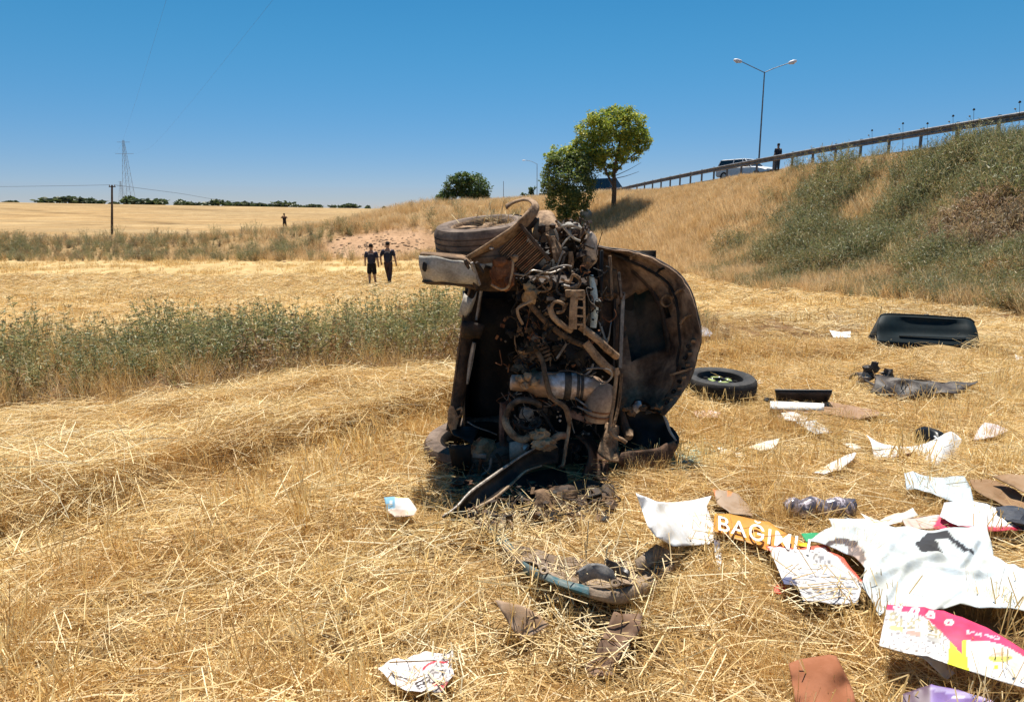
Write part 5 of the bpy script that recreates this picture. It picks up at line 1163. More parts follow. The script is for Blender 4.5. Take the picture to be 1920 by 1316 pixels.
def sheet(name, outline, mat, colour, step=4, wr=.006, wscale=7, thick=.0012, parent=None, keepout=True, seed=0, relief=None, lift=.035, folds=3):
    """outline: (px, py, height above ground) corners; a real sheet lying at those heights"""
    pts = [Vector((a, b, 0)) for a, b, c in outline]; n = len(pts); dens = []
    for i in range(n):
        a, b = Vector(outline[i]), Vector(outline[(i+1) % n]); k = max(1, int((b.xy-a.xy).length/step))
        for j in range(k): dens.append(a.lerp(b, j/k))
    xs = [p.x for p in dens]; ys = [p.y for p in dens]
    V2 = [Vector((p.x, p.y)) for p in dens]; E = [(i, (i+1) % len(V2)) for i in range(len(V2))]; nb = len(V2)
    poly = [(p.x, p.y) for p in dens]
    gx, gy = np.meshgrid(np.arange(min(xs)+step*.5, max(xs), step), np.arange(min(ys)+step*.5, max(ys), step)); gx = gx.ravel(); gy = gy.ravel()
    gx[::2] += step*.13
    ins = inpoly(gx, gy, poly); cand = np.stack([gx[ins], gy[ins]], -1); B = np.array(poly)
    if len(cand):
        dmin = np.min(((cand[:, None]-B[None])**2).sum(-1), 1); cand = cand[dmin > (step*.5)**2]
    V2 += [Vector((float(a), float(b))) for a, b in cand]
    r = delaunay_2d_cdt(V2, E, [], 1, .001); vo, fo = r[0], r[2]
    ctrl = np.array([(a, b, c) for a, b, c in outline], float)
    V = []; C = []; rr = random.Random(seed); fl = [(rr.uniform(0, math.pi), rr.uniform(-1, 1), rr.uniform(.006, .016)*(1 if rr.random() < .5 else -1)) for _ in range(folds)]
    c0 = G(float(np.mean(xs)), float(np.mean(ys)))
    pos = []; hts = []
    for v in vo:
        w_ = 1/(((ctrl[:, 0]-v.x)**2+(ctrl[:, 1]-v.y)**2)+250)**1.4; hgt = float((w_*ctrl[:, 2]).sum()/w_.sum())
        hts.append(hgt+lift)
    GV = Gv([v.x for v in vo], [v.y for v in vo], hts)
    for v, gg in zip(vo, GV):
        g = Vector(gg); q = g*wscale+Vector((seed*3.7, 0, seed))
        dz = noise.noise(q)*wr+noise.noise(q*2.7)*wr*.45-abs(noise.noise(q*1.3))*wr*.8
        for (an, of, am) in fl:
            d_ = ((g-c0).x*math.cos(an)+(g-c0).y*math.sin(an))-of*.3; dz += am*math.exp(-abs(d_)/.03)
        if relief: dz += relief(v.x, v.y)
        g = G(v.x, v.y, hgt+lift+dz) if False else g+Vector((0, 0, dz))
        V.append(tuple(g)); c = colour(v.x, v.y) if callable(colour) else colour; C.append((*c, 1))
    mb = MB(); mb.add(V, [tuple(f) for f in fo]); me = bpy.data.meshes.new(name); me.from_pydata(mb.v, [], mb.f); me.update()
    ca = me.color_attributes.new('print', 'FLOAT_COLOR', 'POINT'); ca.data.foreach_set('color', np.array(C, np.float32).ravel())
    me.polygons.foreach_set('use_smooth', [True]*len(me.polygons))
    o = link(name, me, mat, parent); m = o.modifiers.new('thickness', 'SOLIDIFY'); m.thickness = thick; m.offset = -1
    if keepout:
        cx, cy = float(np.mean([p[0] for p in outline])), float(np.mean([p[1] for p in outline]))
        KEEP_OUT.append([tuple(G(cx+(a-cx)*.93, cy+(b-cy)*.90).xy) for a, b, c in outline])
    return o
def thing_sheet(name, label, cat, *a, group=None, **k):
    o = sheet(name, *a, **k); tag(o, label, cat, group); return o
WH = (.68, .68, .68)
def speck(px0, py0, base, ink, s=2.6, dens=.5, seed=0):
    return ink if _perm[int(px0/s+seed*17) % 256, int(py0/s+seed*5) % 256] > 1-dens else base
def seg(px0, py0, a, b, w_):
    ax, ay = a; bx, by = b; L2 = (bx-ax)**2+(by-ay)**2; t_ = max(0, min(1, ((px0-ax)*(bx-ax)+(py0-ay)*(by-ay))/L2)); return math.hypot(px0-ax-t_*(bx-ax), py0-ay-t_*(by-ay)) < w_
FONT = {'B': '1111010001111101000111110', 'A': '0111010001111111000110001', 'G': '0111110000101111000101111', 'I': '0010000100001000010000100', 'M': '1000111011101011000110001', 'L': '1000010000100001000011111', 'E': '1111110000111101000011111', 'R': '1111010001111101001010001', 'J': '0011100010000101001001100'}
def uvq(quad):
    """pixel -> (u, v) in a quad given as tl, tr, br, bl (affine from tl)"""
    (ax, ay), (bx, by), _, (dx, dy) = quad; ux, uy = bx-ax, by-ay; vx, vy = dx-ax, dy-ay; D = ux*vy-uy*vx
    return lambda x, y: (((x-ax)*vy-(y-ay)*vx)/D, ((y-ay)*ux-(x-ax)*uy)/D)
def glyph(u, v, ch):
    c = int(u*5); r_ = int(v*5); return 0 <= c < 5 and 0 <= r_ < 5 and FONT[ch][r_*5+c] == '1'
def ellipse(x, y, cx, cy, rx, ry): return ((x-cx)/rx)**2+((y-cy)/ry)**2 < 1

def litter():
    # --- big white board-like sheet left of the orange banner
    thing_sheet('white_sheet', 'blank bright white sheet with its left edge lifted, beside the foot of the wreck', 'sheet', [(1192, 924, .34), (1230, 940, .24), (1262, 942, .07), (1300, 938, .05), (1334, 930, .07), (1325, 950, .05), (1334, 975, .03), (1350, 1000, .02), (1330, 1020, .01), (1300, 1022, .01), (1262, 1024, .10), (1228, 1004, .20), (1214, 985, .26)], PAPER, (.80, .80, .80), step=6, wr=.003, wscale=3, lift=.05, folds=0)
    thing_sheet('paper_strip', 'narrow pale paper strip hanging below the blank white sheet', 'paper', [(1338, 1012, .06), (1350, 1014, .05), (1353, 1045, .01), (1351, 1074, 0), (1341, 1050, .01)], PAPER, lambda x, y: (.16, .14, .16) if y < 1028 else WH, step=4)
    # --- orange banner with white lettering
    q = [(1337, 961), (1520, 1006), None, (1337, 1005)]; uv = uvq(q)
    ORG = (.62, .28, .045)
    bo = thing_sheet('orange_banner', 'orange banner strip with bold white capital letters beside the white sheet', 'banner', [(1340, 960, .05), (1380, 966, .05), (1445, 984, .04), (1510, 1018, .03), (1520, 1040, .02), (1450, 1036, .03), (1400, 1016, .05), (1337, 998, .05)], PAPER,
        lambda x, y: ORG, step=5, wr=.004, lift=.05)
    def letters():
        fc = bpy.data.curves.new('word', 'FONT'); fc.body = 'BAĞIMLI'; fc.size = 1; fc.space_character = 1.08; fc.offset = .004
        tmp = bpy.data.objects.new('word', fc); COL.objects.link(tmp); bpy.context.view_layer.update()
        dg = bpy.context.evaluated_depsgraph_get(); me0 = bpy.data.meshes.new_from_object(tmp.evaluated_get(dg)); bpy.data.objects.remove(tmp)
        co_ = [v.co.copy() for v in me0.vertices]; W_ = max(c.x for c in co_); Hh = .95
        def mapp(c):
            u = c.x/W_; v_ = min(1.25, c.y/.72)
            tl = Vector((1343, 966)).lerp(Vector((1520, 1012)), u); bl = Vector((1343, 994)).lerp(Vector((1515, 1042)), u)
            p = bl.lerp(tl, v_); return G(p.x, p.y, .115)+Vector((0, -.004, .008))
        # separate letters: islands by x position
        m = bmesh.new(); m.from_mesh(me0); isl = []; seen = set()
        for f in m.faces:
            if f.index in seen: continue
            st = [f]; seen.add(f.index); fs = []
            while st:
                g = st.pop(); fs.append(g)
                for e in g.edges:
                    for h_ in e.link_faces:
                        if h_.index not in seen: seen.add(h_.index); st.append(h_)
            isl.append(fs)
        isl.sort(key=lambda fs: min(v.co.x for f in fs for v in f.verts)); groups = []
        for fs in isl:
            x0 = min(v.co.x for f in fs for v in f.verts); x1 = max(v.co.x for f in fs for v in f.verts)
            if groups and x0 < groups[-1][1]-.05: groups[-1][0].extend(fs); groups[-1][1] = max(groups[-1][1], x1)
            else: groups.append([list(fs), x1])
        for fs, _ in groups:
            vs = []; idx = {}; F_ = []
            for f in fs:
                r_ = []
                for v in f.verts:
                    if v.index not in idx: idx[v.index] = len(vs); vs.append(mapp(v.co))
                    r_.append(idx[v.index])
                F_.append(tuple(r_))
            MB().add(vs, F_).build('letter', plain('white ink', (.85, .83, .78), .5), bo, smooth=False)
        m.free()
    letters()
    # --- kraft paper and bits behind the banner
    thing_sheet('kraft_paper', 'pale brown paper with orange specks above the orange banner', 'paper', [(1336, 918, .06), (1352, 922, .05), (1380, 926, .03), (1405, 948, .01), (1412, 966, .0), (1370, 962, .01), (1345, 945, .03)], PAPER, lambda x, y: (.75, .22, .06) if (ellipse(x, y, 1334, 924, 8, 9) or ellipse(x, y, 1368, 926, 6, 4)) else (.36, .25, .165), step=4)
    # --- leaflet with red border
    A, B, C_, D = (1436, 1020), (1548, 1020), (1616, 1085), (1460, 1098); uvl = uvq([(1440, 1020), (1548, 1022), None, (1510, 1130)])
    def leaf(x, y):
        if seg(x, y, (1434, 1020), (1500, 1026), 4) or seg(x, y, (1500, 1026), (1548, 1018), 4) or seg(x, y, (1550, 1020), (1616, 1086), 5) or seg(x, y, (1436, 1020), (1442, 1040), 3): return (.72, .13, .08)
        u, v = uvl(x, y)
        if .62 < u < .9 and .10 < v < .42 and speck(x, y, 0, 1, 4.0, .45, 3): return (.25, .24, .25)
        if v > .5 and u > .1: 
            if int((v*1.02)*22) % 2 == 0 and speck(x, y, 0, 1, 4.0, .45, 5): return (.20, .19, .20)
        if ellipse(x, y, 1478, 1093, 16, 12): return (.10, .11, .20)
        return (.68, .67, .69)
    thing_sheet('leaflet', 'white printed leaflet with a red border left of the large crumpled banner', 'leaflet', [(1434, 1019, .07), (1500, 1025, .06), (1548, 1018, .05), (1585, 1052, .04), (1618, 1090, .03), (1608, 1130, .02), (1560, 1131, .03), (1506, 1126, .05), (1496, 1098, .06), (1470, 1095, .06), (1462, 1075, .06)], PAPER, leaf, step=3, wr=.006, lift=.05)
    thing_sheet('dark_leaflet', 'dark blue edged leaflet sticking out under the red bordered one', 'leaflet', [(1456, 1060, .02), (1480, 1075, .02), (1512, 1112, .02), (1506, 1128, .0), (1478, 1108, .0), (1462, 1096, .0)], PAPER, (.05, .05, .10), step=5, lift=.03)
    thing_sheet('red_scrap', 'small bright red scrap in the straw below the red bordered leaflet', 'scrap', [(1448, 1100, .01), (1468, 1098, .02), (1480, 1106, .01), (1462, 1114, 0), (1450, 1110, 0)], PAPER, (.72, .03, .02), step=4)
    thing_sheet('green_scrap', 'bright green printed scrap by the top left corner of the large crumpled banner', 'scrap', [(1502, 1000, .05), (1522, 998, .05), (1548, 1000, .04), (1536, 1010, .04), (1512, 1016, .03)], PAPER, (.04, .36, .16), step=4)
    thing_sheet('yellow_scrap', 'small yellow scrap touching the corner of the red bordered leaflet', 'scrap', [(1496, 1018, .06), (1512, 1016, .06), (1518, 1026, .05), (1500, 1024, .05)], PAPER, (.8, .62, .02), step=4)
    # --- large crumpled white banner cloth with a black mark
    def bcol(x, y):
        c = (.56, .61, .63)
        # black angular mark
        if (seg(x, y, (1726, 1018), (1745, 1004), 9) or seg(x, y, (1745, 1003), (1775, 1003), 6.5) or seg(x, y, (1775, 1003), (1822, 1036), 4.5)): return (.035, .035, .04)
        if inpoly(np.array([x]), np.array([y]), [(1716, 1022), (1735, 1004), (1752, 1008), (1770, 1030), (1728, 1036)])[0]: return (.035, .035, .04)
        if ellipse(x, y, 1578, 1024, 30, 9) and y < 1024+abs(x-1578)*.25 and not ellipse(x, y, 1572, 1032, 20, 8): return (.09, .07, .075)
        if ellipse(x, y, 1600, 1048, 22, 22) and x > 1590: return (.50, .38, .33) if speck(x, y, 0, 1, 5, .5, 2) else (.2, .16, .15)
        return c
    def rel(x, y):
        d = 0.0
        for (a, b, w_, am) in (((1600, 1000), (1720, 1040), 10, .03), ((1640, 1080), (1760, 1040), 12, .045), ((1740, 1060), (1830, 1075), 9, .035), ((1790, 1090), (1900, 1060), 8, .03), ((1660, 1120), (1700, 1060), 7, .02), ((1690, 1000), (1640, 1060), 8, .02), ((1830, 1020), (1800, 1060), 7, .03), ((1800, 1110), (1760, 1140), 6, .025), ((1590, 1000), (1630, 990), 6, .02)):
            ax_, ay_ = a; bx_, by_ = b; L2 = (bx_-ax_)**2+(by_-ay_)**2; t_ = max(0, min(1, ((x-ax_)*(bx_-ax_)+(y-ay_)*(by_-ay_))/L2)); dd = math.hypot(x-ax_-t_*(bx_-ax_), (y-ay_-t_*(by_-ay_))*1.6)
            d += .55*am*math.exp(-(dd/w_)**2)
        return d
    thing_sheet('crumpled_banner', 'large crumpled white cloth banner with a black angular mark spread over the straw at right', 'banner', [(1518, 1010, .05), (1560, 990, .05), (1554, 970, .05), (1590, 968, .06), (1650, 982, .06), (1700, 985, .08), (1760, 992, .08), (1790, 988, .10), (1850, 990, .08), (1862, 1045, .05), (1920, 1062, .08), (1990, 1075, .08), (1990, 1150, .04), (1920, 1141, .04), (1860, 1136, .04), (1790, 1140, .05), (1740, 1146, .04), (1680, 1140, .03), (1648, 1152, .01), (1632, 1120, .04), (1616, 1098, .05), (1622, 1062, .06), (1600, 1045, .05), (1560, 1030, .04)],
        CLOTH, bcol, step=3.1, wr=.02, wscale=5, relief=rel, lift=.06, thick=.003, seed=4)
    thing_sheet('white_scrap', 'torn white strip lying along the upper edge of the large crumpled banner', 'scrap', [(1612, 968, .03), (1650, 975, .03), (1690, 960, .05), (1712, 950, .06), (1722, 966, .04), (1690, 978, .03), (1650, 988, .02)], PAPER, (.76, .72, .68), step=5, wr=.012)
    thing_sheet('pinkish_paper', 'pinkish paper with a crimson corner between two white sheets at right', 'paper', [(1690, 978, .03), (1760, 968, .04), (1800, 985, .04), (1770, 992, .03), (1700, 992, .02)], PAPER, lambda x, y: (.60, .05, .12) if x > 1752+(985-y)*.6 else (.62, .48, .44), step=4)
    thing_sheet('striped_paper', 'white paper with red rear border under the dark pouch at the right edge', 'paper', [(1762, 968, .05), (1770, 945, .05), (1815, 938, .07), (1850, 945, .06), (1888, 962, .06), (1935, 978, .05), (1930, 992, .03), (1850, 995, .04), (1800, 988, .05)], PAPER, lambda x, y: (.5, .04, .07) if y > 987 else ((.3, .32, .38) if (ellipse(x, y, 1848, 958, 5, 2) or ellipse(x, y, 1860, 964, 4, 2)) else (.76, .79, .84)), step=4, wr=.01, lift=.05)
    thing_sheet('blue_white_sheet', 'pale blue white plastic sheet beside the flattened brown cardboard at right', 'sheet', [(1694, 888, .04), (1716, 892, .05), (1770, 894, .07), (1808, 892, .08), (1818, 910, .07), (1826, 938, .05), (1800, 944, .04), (1770, 932, .03), (1735, 920, .03), (1700, 915, .02)], PAPER, (.50, .59, .66), step=5, wr=.014, lift=.05)
    # --- flattened cardboard
    CB = (.27, .165, .09)
    thing_sheet('cardboard', 'flattened brown cardboard panel at the right edge, lower of two', 'cardboard', [(1818, 898, .05), (1868, 900, .06), (1925, 935, .06), (1990, 975, .06), (1990, 990, .04), (1890, 955, .04), (1826, 922, .04)], CARD, CB, step=7, wr=.004, thick=.006, lift=.05)
    thing_sheet('cardboard', 'flattened brown cardboard panel at the right edge, upper of two', 'cardboard', [(1860, 894, .10), (1925, 890, .12), (1990, 893, .12), (1990, 945, .10), (1920, 925, .10)], CARD, (.31, .195, .11), step=7, wr=.004, thick=.006, lift=.06)
    o = MB(); c = G(1912, 972, .11); o.lump(c, (.10, .10, .05), .25, 9, 3); o = o.build('dark_pouch', grime('dark slate fabric', (.03, .035, .05), (.07, .075, .09), 9, .7)); tag(o, 'dark blue grey pouch lying at the right edge on white paper', 'pouch')
    # --- curled white sheet with black roll
    t = thing('curled_sheet', 'curled white sheet wrapped round a black roll in the middle right', 'sheet', G(1740, 850))
    g_ = G(1735, 850)
    rows = []
    ed1 = [P(1624, 815, 5.0), P(1650, 832, 5.0), P(1690, 843, 5.0), P(1730, 838, 5.05), P(1765, 815, 5.1), P(1790, 812, 5.15), P(1800, 825, 5.2)]
    ed2 = [P(1640, 866, 4.62), P(1668, 862, 4.62), P(1700, 858, 4.62), P(1725, 862, 4.6), P(1748, 878, 4.55), P(1775, 870, 4.6), P(1806, 850, 4.75)]
    yy = lambda p: G(*p)
    def mk(ps, hs): return [G(a, b, h_) for (a, b), h_ in zip(ps, hs)]
    A1 = mk([(1624, 815), (1650, 830), (1690, 840), (1730, 834), (1760, 818), (1785, 810), (1800, 822)], [.16, .08, .04, .07, .14, .16, .10])
    B1 = mk([(1640, 866), (1672, 860), (1702, 857), (1726, 862), (1748, 878), (1776, 868), (1804, 848)], [.03, .05, .03, .02, .02, .03, .03])
    rb = ribbon(A1, B1, 30, 12, (0, 0, .03), .012, 3); rb.build('sheet_body', plain('white sheet', (.80, .80, .79), .5), t, solid=.003)
    ribbon(mk([(1642, 867), (1680, 862), (1722, 852)], [.03, .03, .06]), mk([(1640, 866), (1672, 858), (1716, 846)], [.05, .06, .08]), 12, 3).build('sheet_edge', plain('brown paper edge', (.3, .16, .1), .8), t, solid=.004)
    A2 = mk([(1716, 805), (1735, 800), (1762, 808), (1775, 815)], [.15, .18, .17, .14]); B2 = mk([(1714, 832), (1726, 838), (1745, 842), (1765, 832)], [.03, .03, .05, .08])
    ribbon(A2, B2, 14, 8, (-.02, -.04, .0), .008, 2).build('black_roll', plain('black plastic', (.012, .012, .013), .35), t, solid=.004)
    MB().bar(G(1742, 812, .16)+Vector((0, -.06, 0)), G(1752, 822, .13)+Vector((0, -.06, 0)), .02, .004).build('printed_mark', plain('white ink', (.8, .8, .8), .5), t)
    # --- torn papers, middle distance
    thing_sheet('torn_paper', 'torn curling white paper just left of the curled sheet and black roll', 'paper', [(1526, 886, .03), (1560, 868, .05), (1590, 852, .09), (1606, 848, .08), (1600, 862, .05), (1575, 880, .03), (1545, 890, .01)], PAPER, (.74, .70, .66), step=4, wr=.012)
    thing_sheet('paper_scrap', 'small flat cream scrap above the torn curling white paper', 'scrap', [(1580, 832, .02), (1602, 832, .03), (1616, 840, .02), (1600, 843, .01)], PAPER, (.66, .62, .54), step=4)
    thing_sheet('newsprint_sheet', 'pale lilac printed sheet half sunk in straw right of the black roll', 'paper', [(1846, 792, .10), (1870, 796, .08), (1892, 806, .04), (1870, 818, .03), (1825, 828, .03), (1832, 808, .06)], PAPER, lambda x, y: (.5, .42, .42) if (int(y/3.2) % 2 == 0 and speck(x, y, 0, 1, 3.5, .5, 8)) else (.66, .58, .58), step=3.5)
    thing_sheet('magazine', 'white folded paper below the black case on the straw', 'paper', [(1465, 774, .03), (1490, 772, .04), (1518, 784, .03), (1505, 790, .02), (1470, 787, .02)], PAPER, (.78, .76, .74), step=4)
    thing_sheet('grey_paper', 'grey and white printed paper under the brown cardboard sheet', 'paper', [(1492, 794, .03), (1530, 790, .05), (1562, 810, .02), (1530, 814, .01)], PAPER, lambda x, y: (.42, .46, .5) if speck(x, y, 0, 1, 5, .35, 4) else (.68, .71, .74), step=3.5)
    thing_sheet('pink_paper', 'faded pink and cream paper left of the black case', 'paper', [(1298, 772, .03), (1325, 769, .03), (1352, 774, .03), (1345, 783, .01), (1306, 782, .01)], PAPER, lambda x, y: (.62, .42, .42) if speck(x, y, 0, 1, 5, .4, 9) else (.70, .62, .56), step=4)
    thing_sheet('cream_scrap', 'cream scrap in the straw far below the spare wheel', 'scrap', [(1404, 838, .02), (1436, 826, .04), (1462, 824, .03), (1452, 840, .01), (1425, 846, .01)], PAPER, (.72, .68, .58), step=4)
    thing_sheet('cream_scrap', 'cream scrap lying directly right of the green glass crumbs', 'scrap', [(1345, 842, .02), (1375, 845, .03), (1400, 852, .02), (1385, 858, .01), (1350, 852, .01)], PAPER, (.68, .64, .54), step=4)
    thing_sheet('white_card', 'small white card lying left of the dark boot lid', 'card', [(1555, 620, .06), (1578, 622, .06), (1595, 621, .05), (1595, 633, .03), (1563, 633, .03)], PAPER, (.82, .81, .79), step=4)
    thing_sheet('grey_board', 'grey blue board poking out behind the right edge of the bonnet', 'board', [(1306, 608, .10), (1322, 612, .09), (1336, 624, .05), (1332, 631, .03), (1306, 631, .03)], PAPER, (.45, .47, .55), step=4)
    thing_sheet('paper_scrap', 'tiny white scrap directly right of the spare wheel', 'scrap', [(1410, 712, .03), (1426, 711, .03), (1430, 718, .02), (1414, 721, .01)], PAPER, (.76, .73, .68), step=4)
    thing_sheet('paper_scrap', 'tiny white scrap in straw right of the long torn bumper strip', 'scrap', [(1902, 666, .04), (1916, 664, .04), (1920, 674, .02), (1906, 677, .01)], PAPER, (.76, .73, .68), step=4)
    # brown cardboard
    thing_sheet('cardboard_sheet', 'thin brown cardboard sheet with a torn right corner beside the black case', 'cardboard', [(1545, 756, .04), (1600, 762, .04), (1640, 768, .05), (1656, 778, .03), (1636, 782, .05), (1608, 786, .03), (1545, 776, .02)], CARD, (.34, .215, .14), step=5, wr=.008, thick=.005, lift=.04)
    thing_sheet('cardboard_sheet', 'dusty pink brown cardboard lying under the black case', 'cardboard', [(1440, 765, .01), (1550, 768, .02), (1566, 792, .01), (1520, 796, .0), (1462, 786, .0)], CARD, (.33, .215, .16), step=7, wr=.008, thick=.004, lift=.025)
    # black case
    t = thing('black_case', 'flat black case propped on a white board among the papers', 'case', G(1500, 762))
    c0, c1, c2, c3 = G(1453, 732, .20), G(1560, 733, .20), G(1547, 757, .06), G(1456, 754, .06)
    ribbon([c0, c1], [c3, c2], 14, 5, (0, -.01, 0), .004).build('panel', grime('black ribbed plastic', (.014, .012, .014), (.05, .04, .04), 9, .5), t, solid=.03)
    MB().tube([c0, c1], .012, 8, smooth=1).build('panel_edge', plain('black plastic edge', (.01, .01, .01), .4), t)
    w0, w1, w2, w3 = G(1444, 753, .13), G(1545, 757, .13), G(1545, 770, .09), G(1444, 766, .09)
    ribbon([w0, w1], [w3, w2], 10, 3).build('white_board', plain('white board', (.82, .82, .80), .5), t, solid=.012)
    MB().lump(G(1440, 749, .08), (.05, .03, .02), .4, 3, 2).build('corner', plain('dark edge', (.02, .02, .02), .6), t)  # dark lump added for the shadow at the left of the case
    KEEP_OUT.append([tuple(G(*p).xy) for p in ((1436, 782), (1554, 790), (1566, 735), (1446, 735))])
    # terracotta board, purple leaflet
    thing_sheet('terracotta_board', 'reddish brown card flap standing in the straw at the bottom edge', 'cardboard', [(1479, 1246, .10), (1500, 1238, .11), (1555, 1229, .12), (1568, 1232, .12), (1600, 1300, .06), (1606, 1335, .04), (1494, 1335, .04), (1486, 1290, .07)], CARD, (.33, .125, .06), step=6, folds=0, wr=.002, thick=.006, lift=.05)
    def purp(x, y):
        if x > 1745 and y < 1294+(x-1745)*.22 and y > 1288+(x-1745)*.16: return (.42, .36, .6)
        if x > 1745 and ellipse(x, y, 1800, 1308, 18, 4): return (.7, .66, .82)
        return (.22, .14, .36) if x > 1745 else (.13, .08, .11)
    thing_sheet('purple_leaflet', 'folded purple leaflet at the bottom edge below the pink brochure', 'leaflet', [(1690, 1308, .05), (1720, 1295, .07), (1746, 1286, .09), (1800, 1296, .07), (1860, 1314, .04), (1880, 1340, .03), (1680, 1340, .02)], PAPER, purp, step=4, wr=.004, lift=.05)
    # pink brochure
    ua = uvq([(1664, 1135), (1805, 1160), None, (1648, 1210)])
    def broch(x, y):
        pk = (.74, .05, .14); ye = (.72, .72, .03); wh = (.68, .66, .65)
        if x < 1803:
            edge = 1146+max(0, (x-1668))*.10+max(0, x-1690)**2*.0052
            for cx_, cy_ in ((1684, 1142), (1714, 1150), (1744, 1158), (1779, 1168)):
                if ellipse(x, y, cx_, cy_, 9, 5.5): return pk if ellipse(x, y, cx_, cy_, 3.6, 1.8) else (.80, .72, .70)
            if y < edge: return pk
            d = x-(1782+(y-1200)*-.15)
            if y > 1195 and x > 1776+ (1250-y)*.10: return ye
            for k, (cx_, cy_, cc) in enumerate(((1680, 1162, (.6, .58, .2)), (1713, 1172, (.62, .3, .25)), (1752, 1184, (.45, .44, .42)))):
                if abs(x-cx_) < 13 and abs(y-cy_-(x-cx_)*.15) < 11 and speck(x, y, 0, 1, 4.0, .5, k): return (.40, .35, .22)
                if abs(x-cx_) < 12 and abs(y-cy_-17-(x-cx_)*.15) < 4.5: return cc
            if y < 1232+(x-1660)*.1 and speck(x, y, 0, 1, 3.4, .16, 7): return (.28, .25, .24)
            return wh
        edge = 1200+(x-1805)*.02+max(0, x-1835)**2*.0040
        top = 1160+(x-1805)*.62
        if y < edge:
            if abs(y-(1184+(x-1812)*.20)) < 3.2 and 1812 < x < 1875 and speck(x, y, 0, 1, 3, .6, 3): return (.86, .5, .55)
            return pk
        if x < 1812+(y-1200)*.02+max(0, y-1225)*.12: return ye
        if ellipse(x, y, 1875, 1232, 22, 9): return (.50, .50, .12) if y > 1230 else ((.62, .42, .36) if speck(x, y, 0, 1, 4, .5, 5) else (.72, .68, .5))
        if ellipse(x, y, 1868, 1250, 5, 4): return ye
        if 1826 < x < 1850 and y < 1240 and speck(x, y, 0, 1, 2.6, .15, 2): return (.6, .58, .56)
        return wh
    thing_sheet('pink_brochure', 'open brochure printed pink and yellow with pictures, lower right of the straw', 'brochure', [(1664, 1134, .13), (1705, 1140, .13), (1760, 1150, .12), (1804, 1158, .13), (1850, 1176, .11), (1900, 1205, .10), (1960, 1245, .10), (1960, 1300, .06), (1918, 1288, .07), (1860, 1270, .09), (1806, 1254, .11), (1760, 1240, .10), (1700, 1226, .11), (1648, 1210, .12)], PAPER, broch, step=2.6, wr=.004, wscale=4, lift=.05, keepout=True)
    thing_sheet('folded_flyer', 'white flyer corner showing under the pink brochure', 'leaflet', [(1692, 1218, .06), (1700, 1212, .07), (1760, 1230, .07), (1790, 1262, .03), (1775, 1275, .02), (1735, 1238, .05)], PAPER, (.74, .72, .72), step=5, lift=.03)
    # paper left of wreck with blue square
    def bluep(x, y):
        if x < 742 and y < 953: return (.22, .42, .55) if not ellipse(x, y, 733, 940, 3.5, 4) else (.7, .75, .78)
        if y < 932 and x > 742: return (.75, .62, .12)
        return (.76, .72, .68) if y < 955 else (.62, .48, .38)
    thing_sheet('blue_white_packet', 'small white packet with a blue square in the straw left of the wreck', 'packet', [(720, 930, .10), (742, 929, .11), (765, 931, .11), (782, 955, .08), (776, 966, .05), (740, 968, .04), (726, 958, .05)], PAPER, bluep, step=2.6, wr=.008, lift=.04)
    # crumpled newspaper at bottom
    qn = uvq([(760, 1266), (800, 1262), None, (772, 1302)])
    def news(x, y):
        for k, (ch, cx_, cy_, s_) in enumerate((('E', 789, 1284, 9), ('R', 801, 1276, 9))):
            dx_, dy_ = x-cx_, y-cy_; a = math.radians(-30); u = (dx_*math.cos(a)+dy_*math.sin(a))/(2*s_)+.5; v = (-dx_*math.sin(a)+dy_*math.cos(a))/(2*s_)+.5
            if 0 <= u < 1 and 0 <= v < 1 and glyph(u, v, ch): return (.04, .03, .03)
        if seg(x, y, (794, 1250), (815, 1238), 2.6) or seg(x, y, (826, 1236), (838, 1230), 2.6): return (.75, .05, .08)
        if seg(x, y, (729, 1252), (737, 1264), 1.6) or seg(x, y, (737, 1264), (772, 1278), 1.5): return (.14, .12, .13)
        if seg(x, y, (775, 1268), (812, 1256), 3.0) and speck(x, y, 0, 1, 2.2, .5, 3): return (.2, .18, .18)
        if x > 812 and speck(x, y, 0, 1, 3.2, .35, 12): return (.22, .20, .2)
        if x > 812 and y > 1275 and speck(x, y, 0, 1, 4, .3, 2): return (.7, .1, .12)
        if speck(x, y, 0, 1, 2.6, .07, 4): return (.5, .45, .44)
        return (.78, .74, .74)
    thing_sheet('crumpled_newspaper', 'crumpled white and red printed newspaper page at the bottom, left of centre', 'newspaper', [(708, 1256, .03), (724, 1240, .07), (746, 1226, .09), (760, 1232, .05), (790, 1222, .08), (820, 1214, .09), (850, 1212, .07), (846, 1240, .05), (852, 1262, .05), (830, 1290, .03), (790, 1300, .04), (765, 1292, .05), (735, 1280, .04)], PAPER, news, step=2.4, wr=.022, wscale=9, lift=.035, folds=2, seed=6)
    # brown card in front of the teal strip
    thing_sheet('kraft_card', 'pale brown torn card in front of the teal bumper piece', 'cardboard', [(928, 1130, .08), (958, 1136, .09), (990, 1142, .08), (1010, 1152, .07), (1030, 1170, .04), (1010, 1182, .03), (976, 1198, .01), (958, 1175, .05)], CARD, (.36, .245, .16), step=5, wr=.012, thick=.004)
    thing_sheet('mud_caked_panel', 'mud caked plastic panel half buried in straw below the teal bumper piece', 'panel', [(1150, 1155, .05), (1205, 1150, .04), (1200, 1180, .03), (1170, 1215, .03), (1150, 1262, .0), (1095, 1264, .0), (1100, 1235, .03), (1130, 1195, .05)], CARD, lambda x, y: (.22, .14, .095) if speck(x, y, 0, 1, 9, .5, 5) else (.15, .09, .06), step=6, wr=.03, thick=.005, keepout=False)
    # wrapped bundle / bottle
    t = thing('wrapped_bundle', 'crumpled dark plastic wrapped roll with red end above the orange banner', 'bundle', G(1538, 960))
    a, b = G(1472, 952, .08), G(1600, 950, .09)
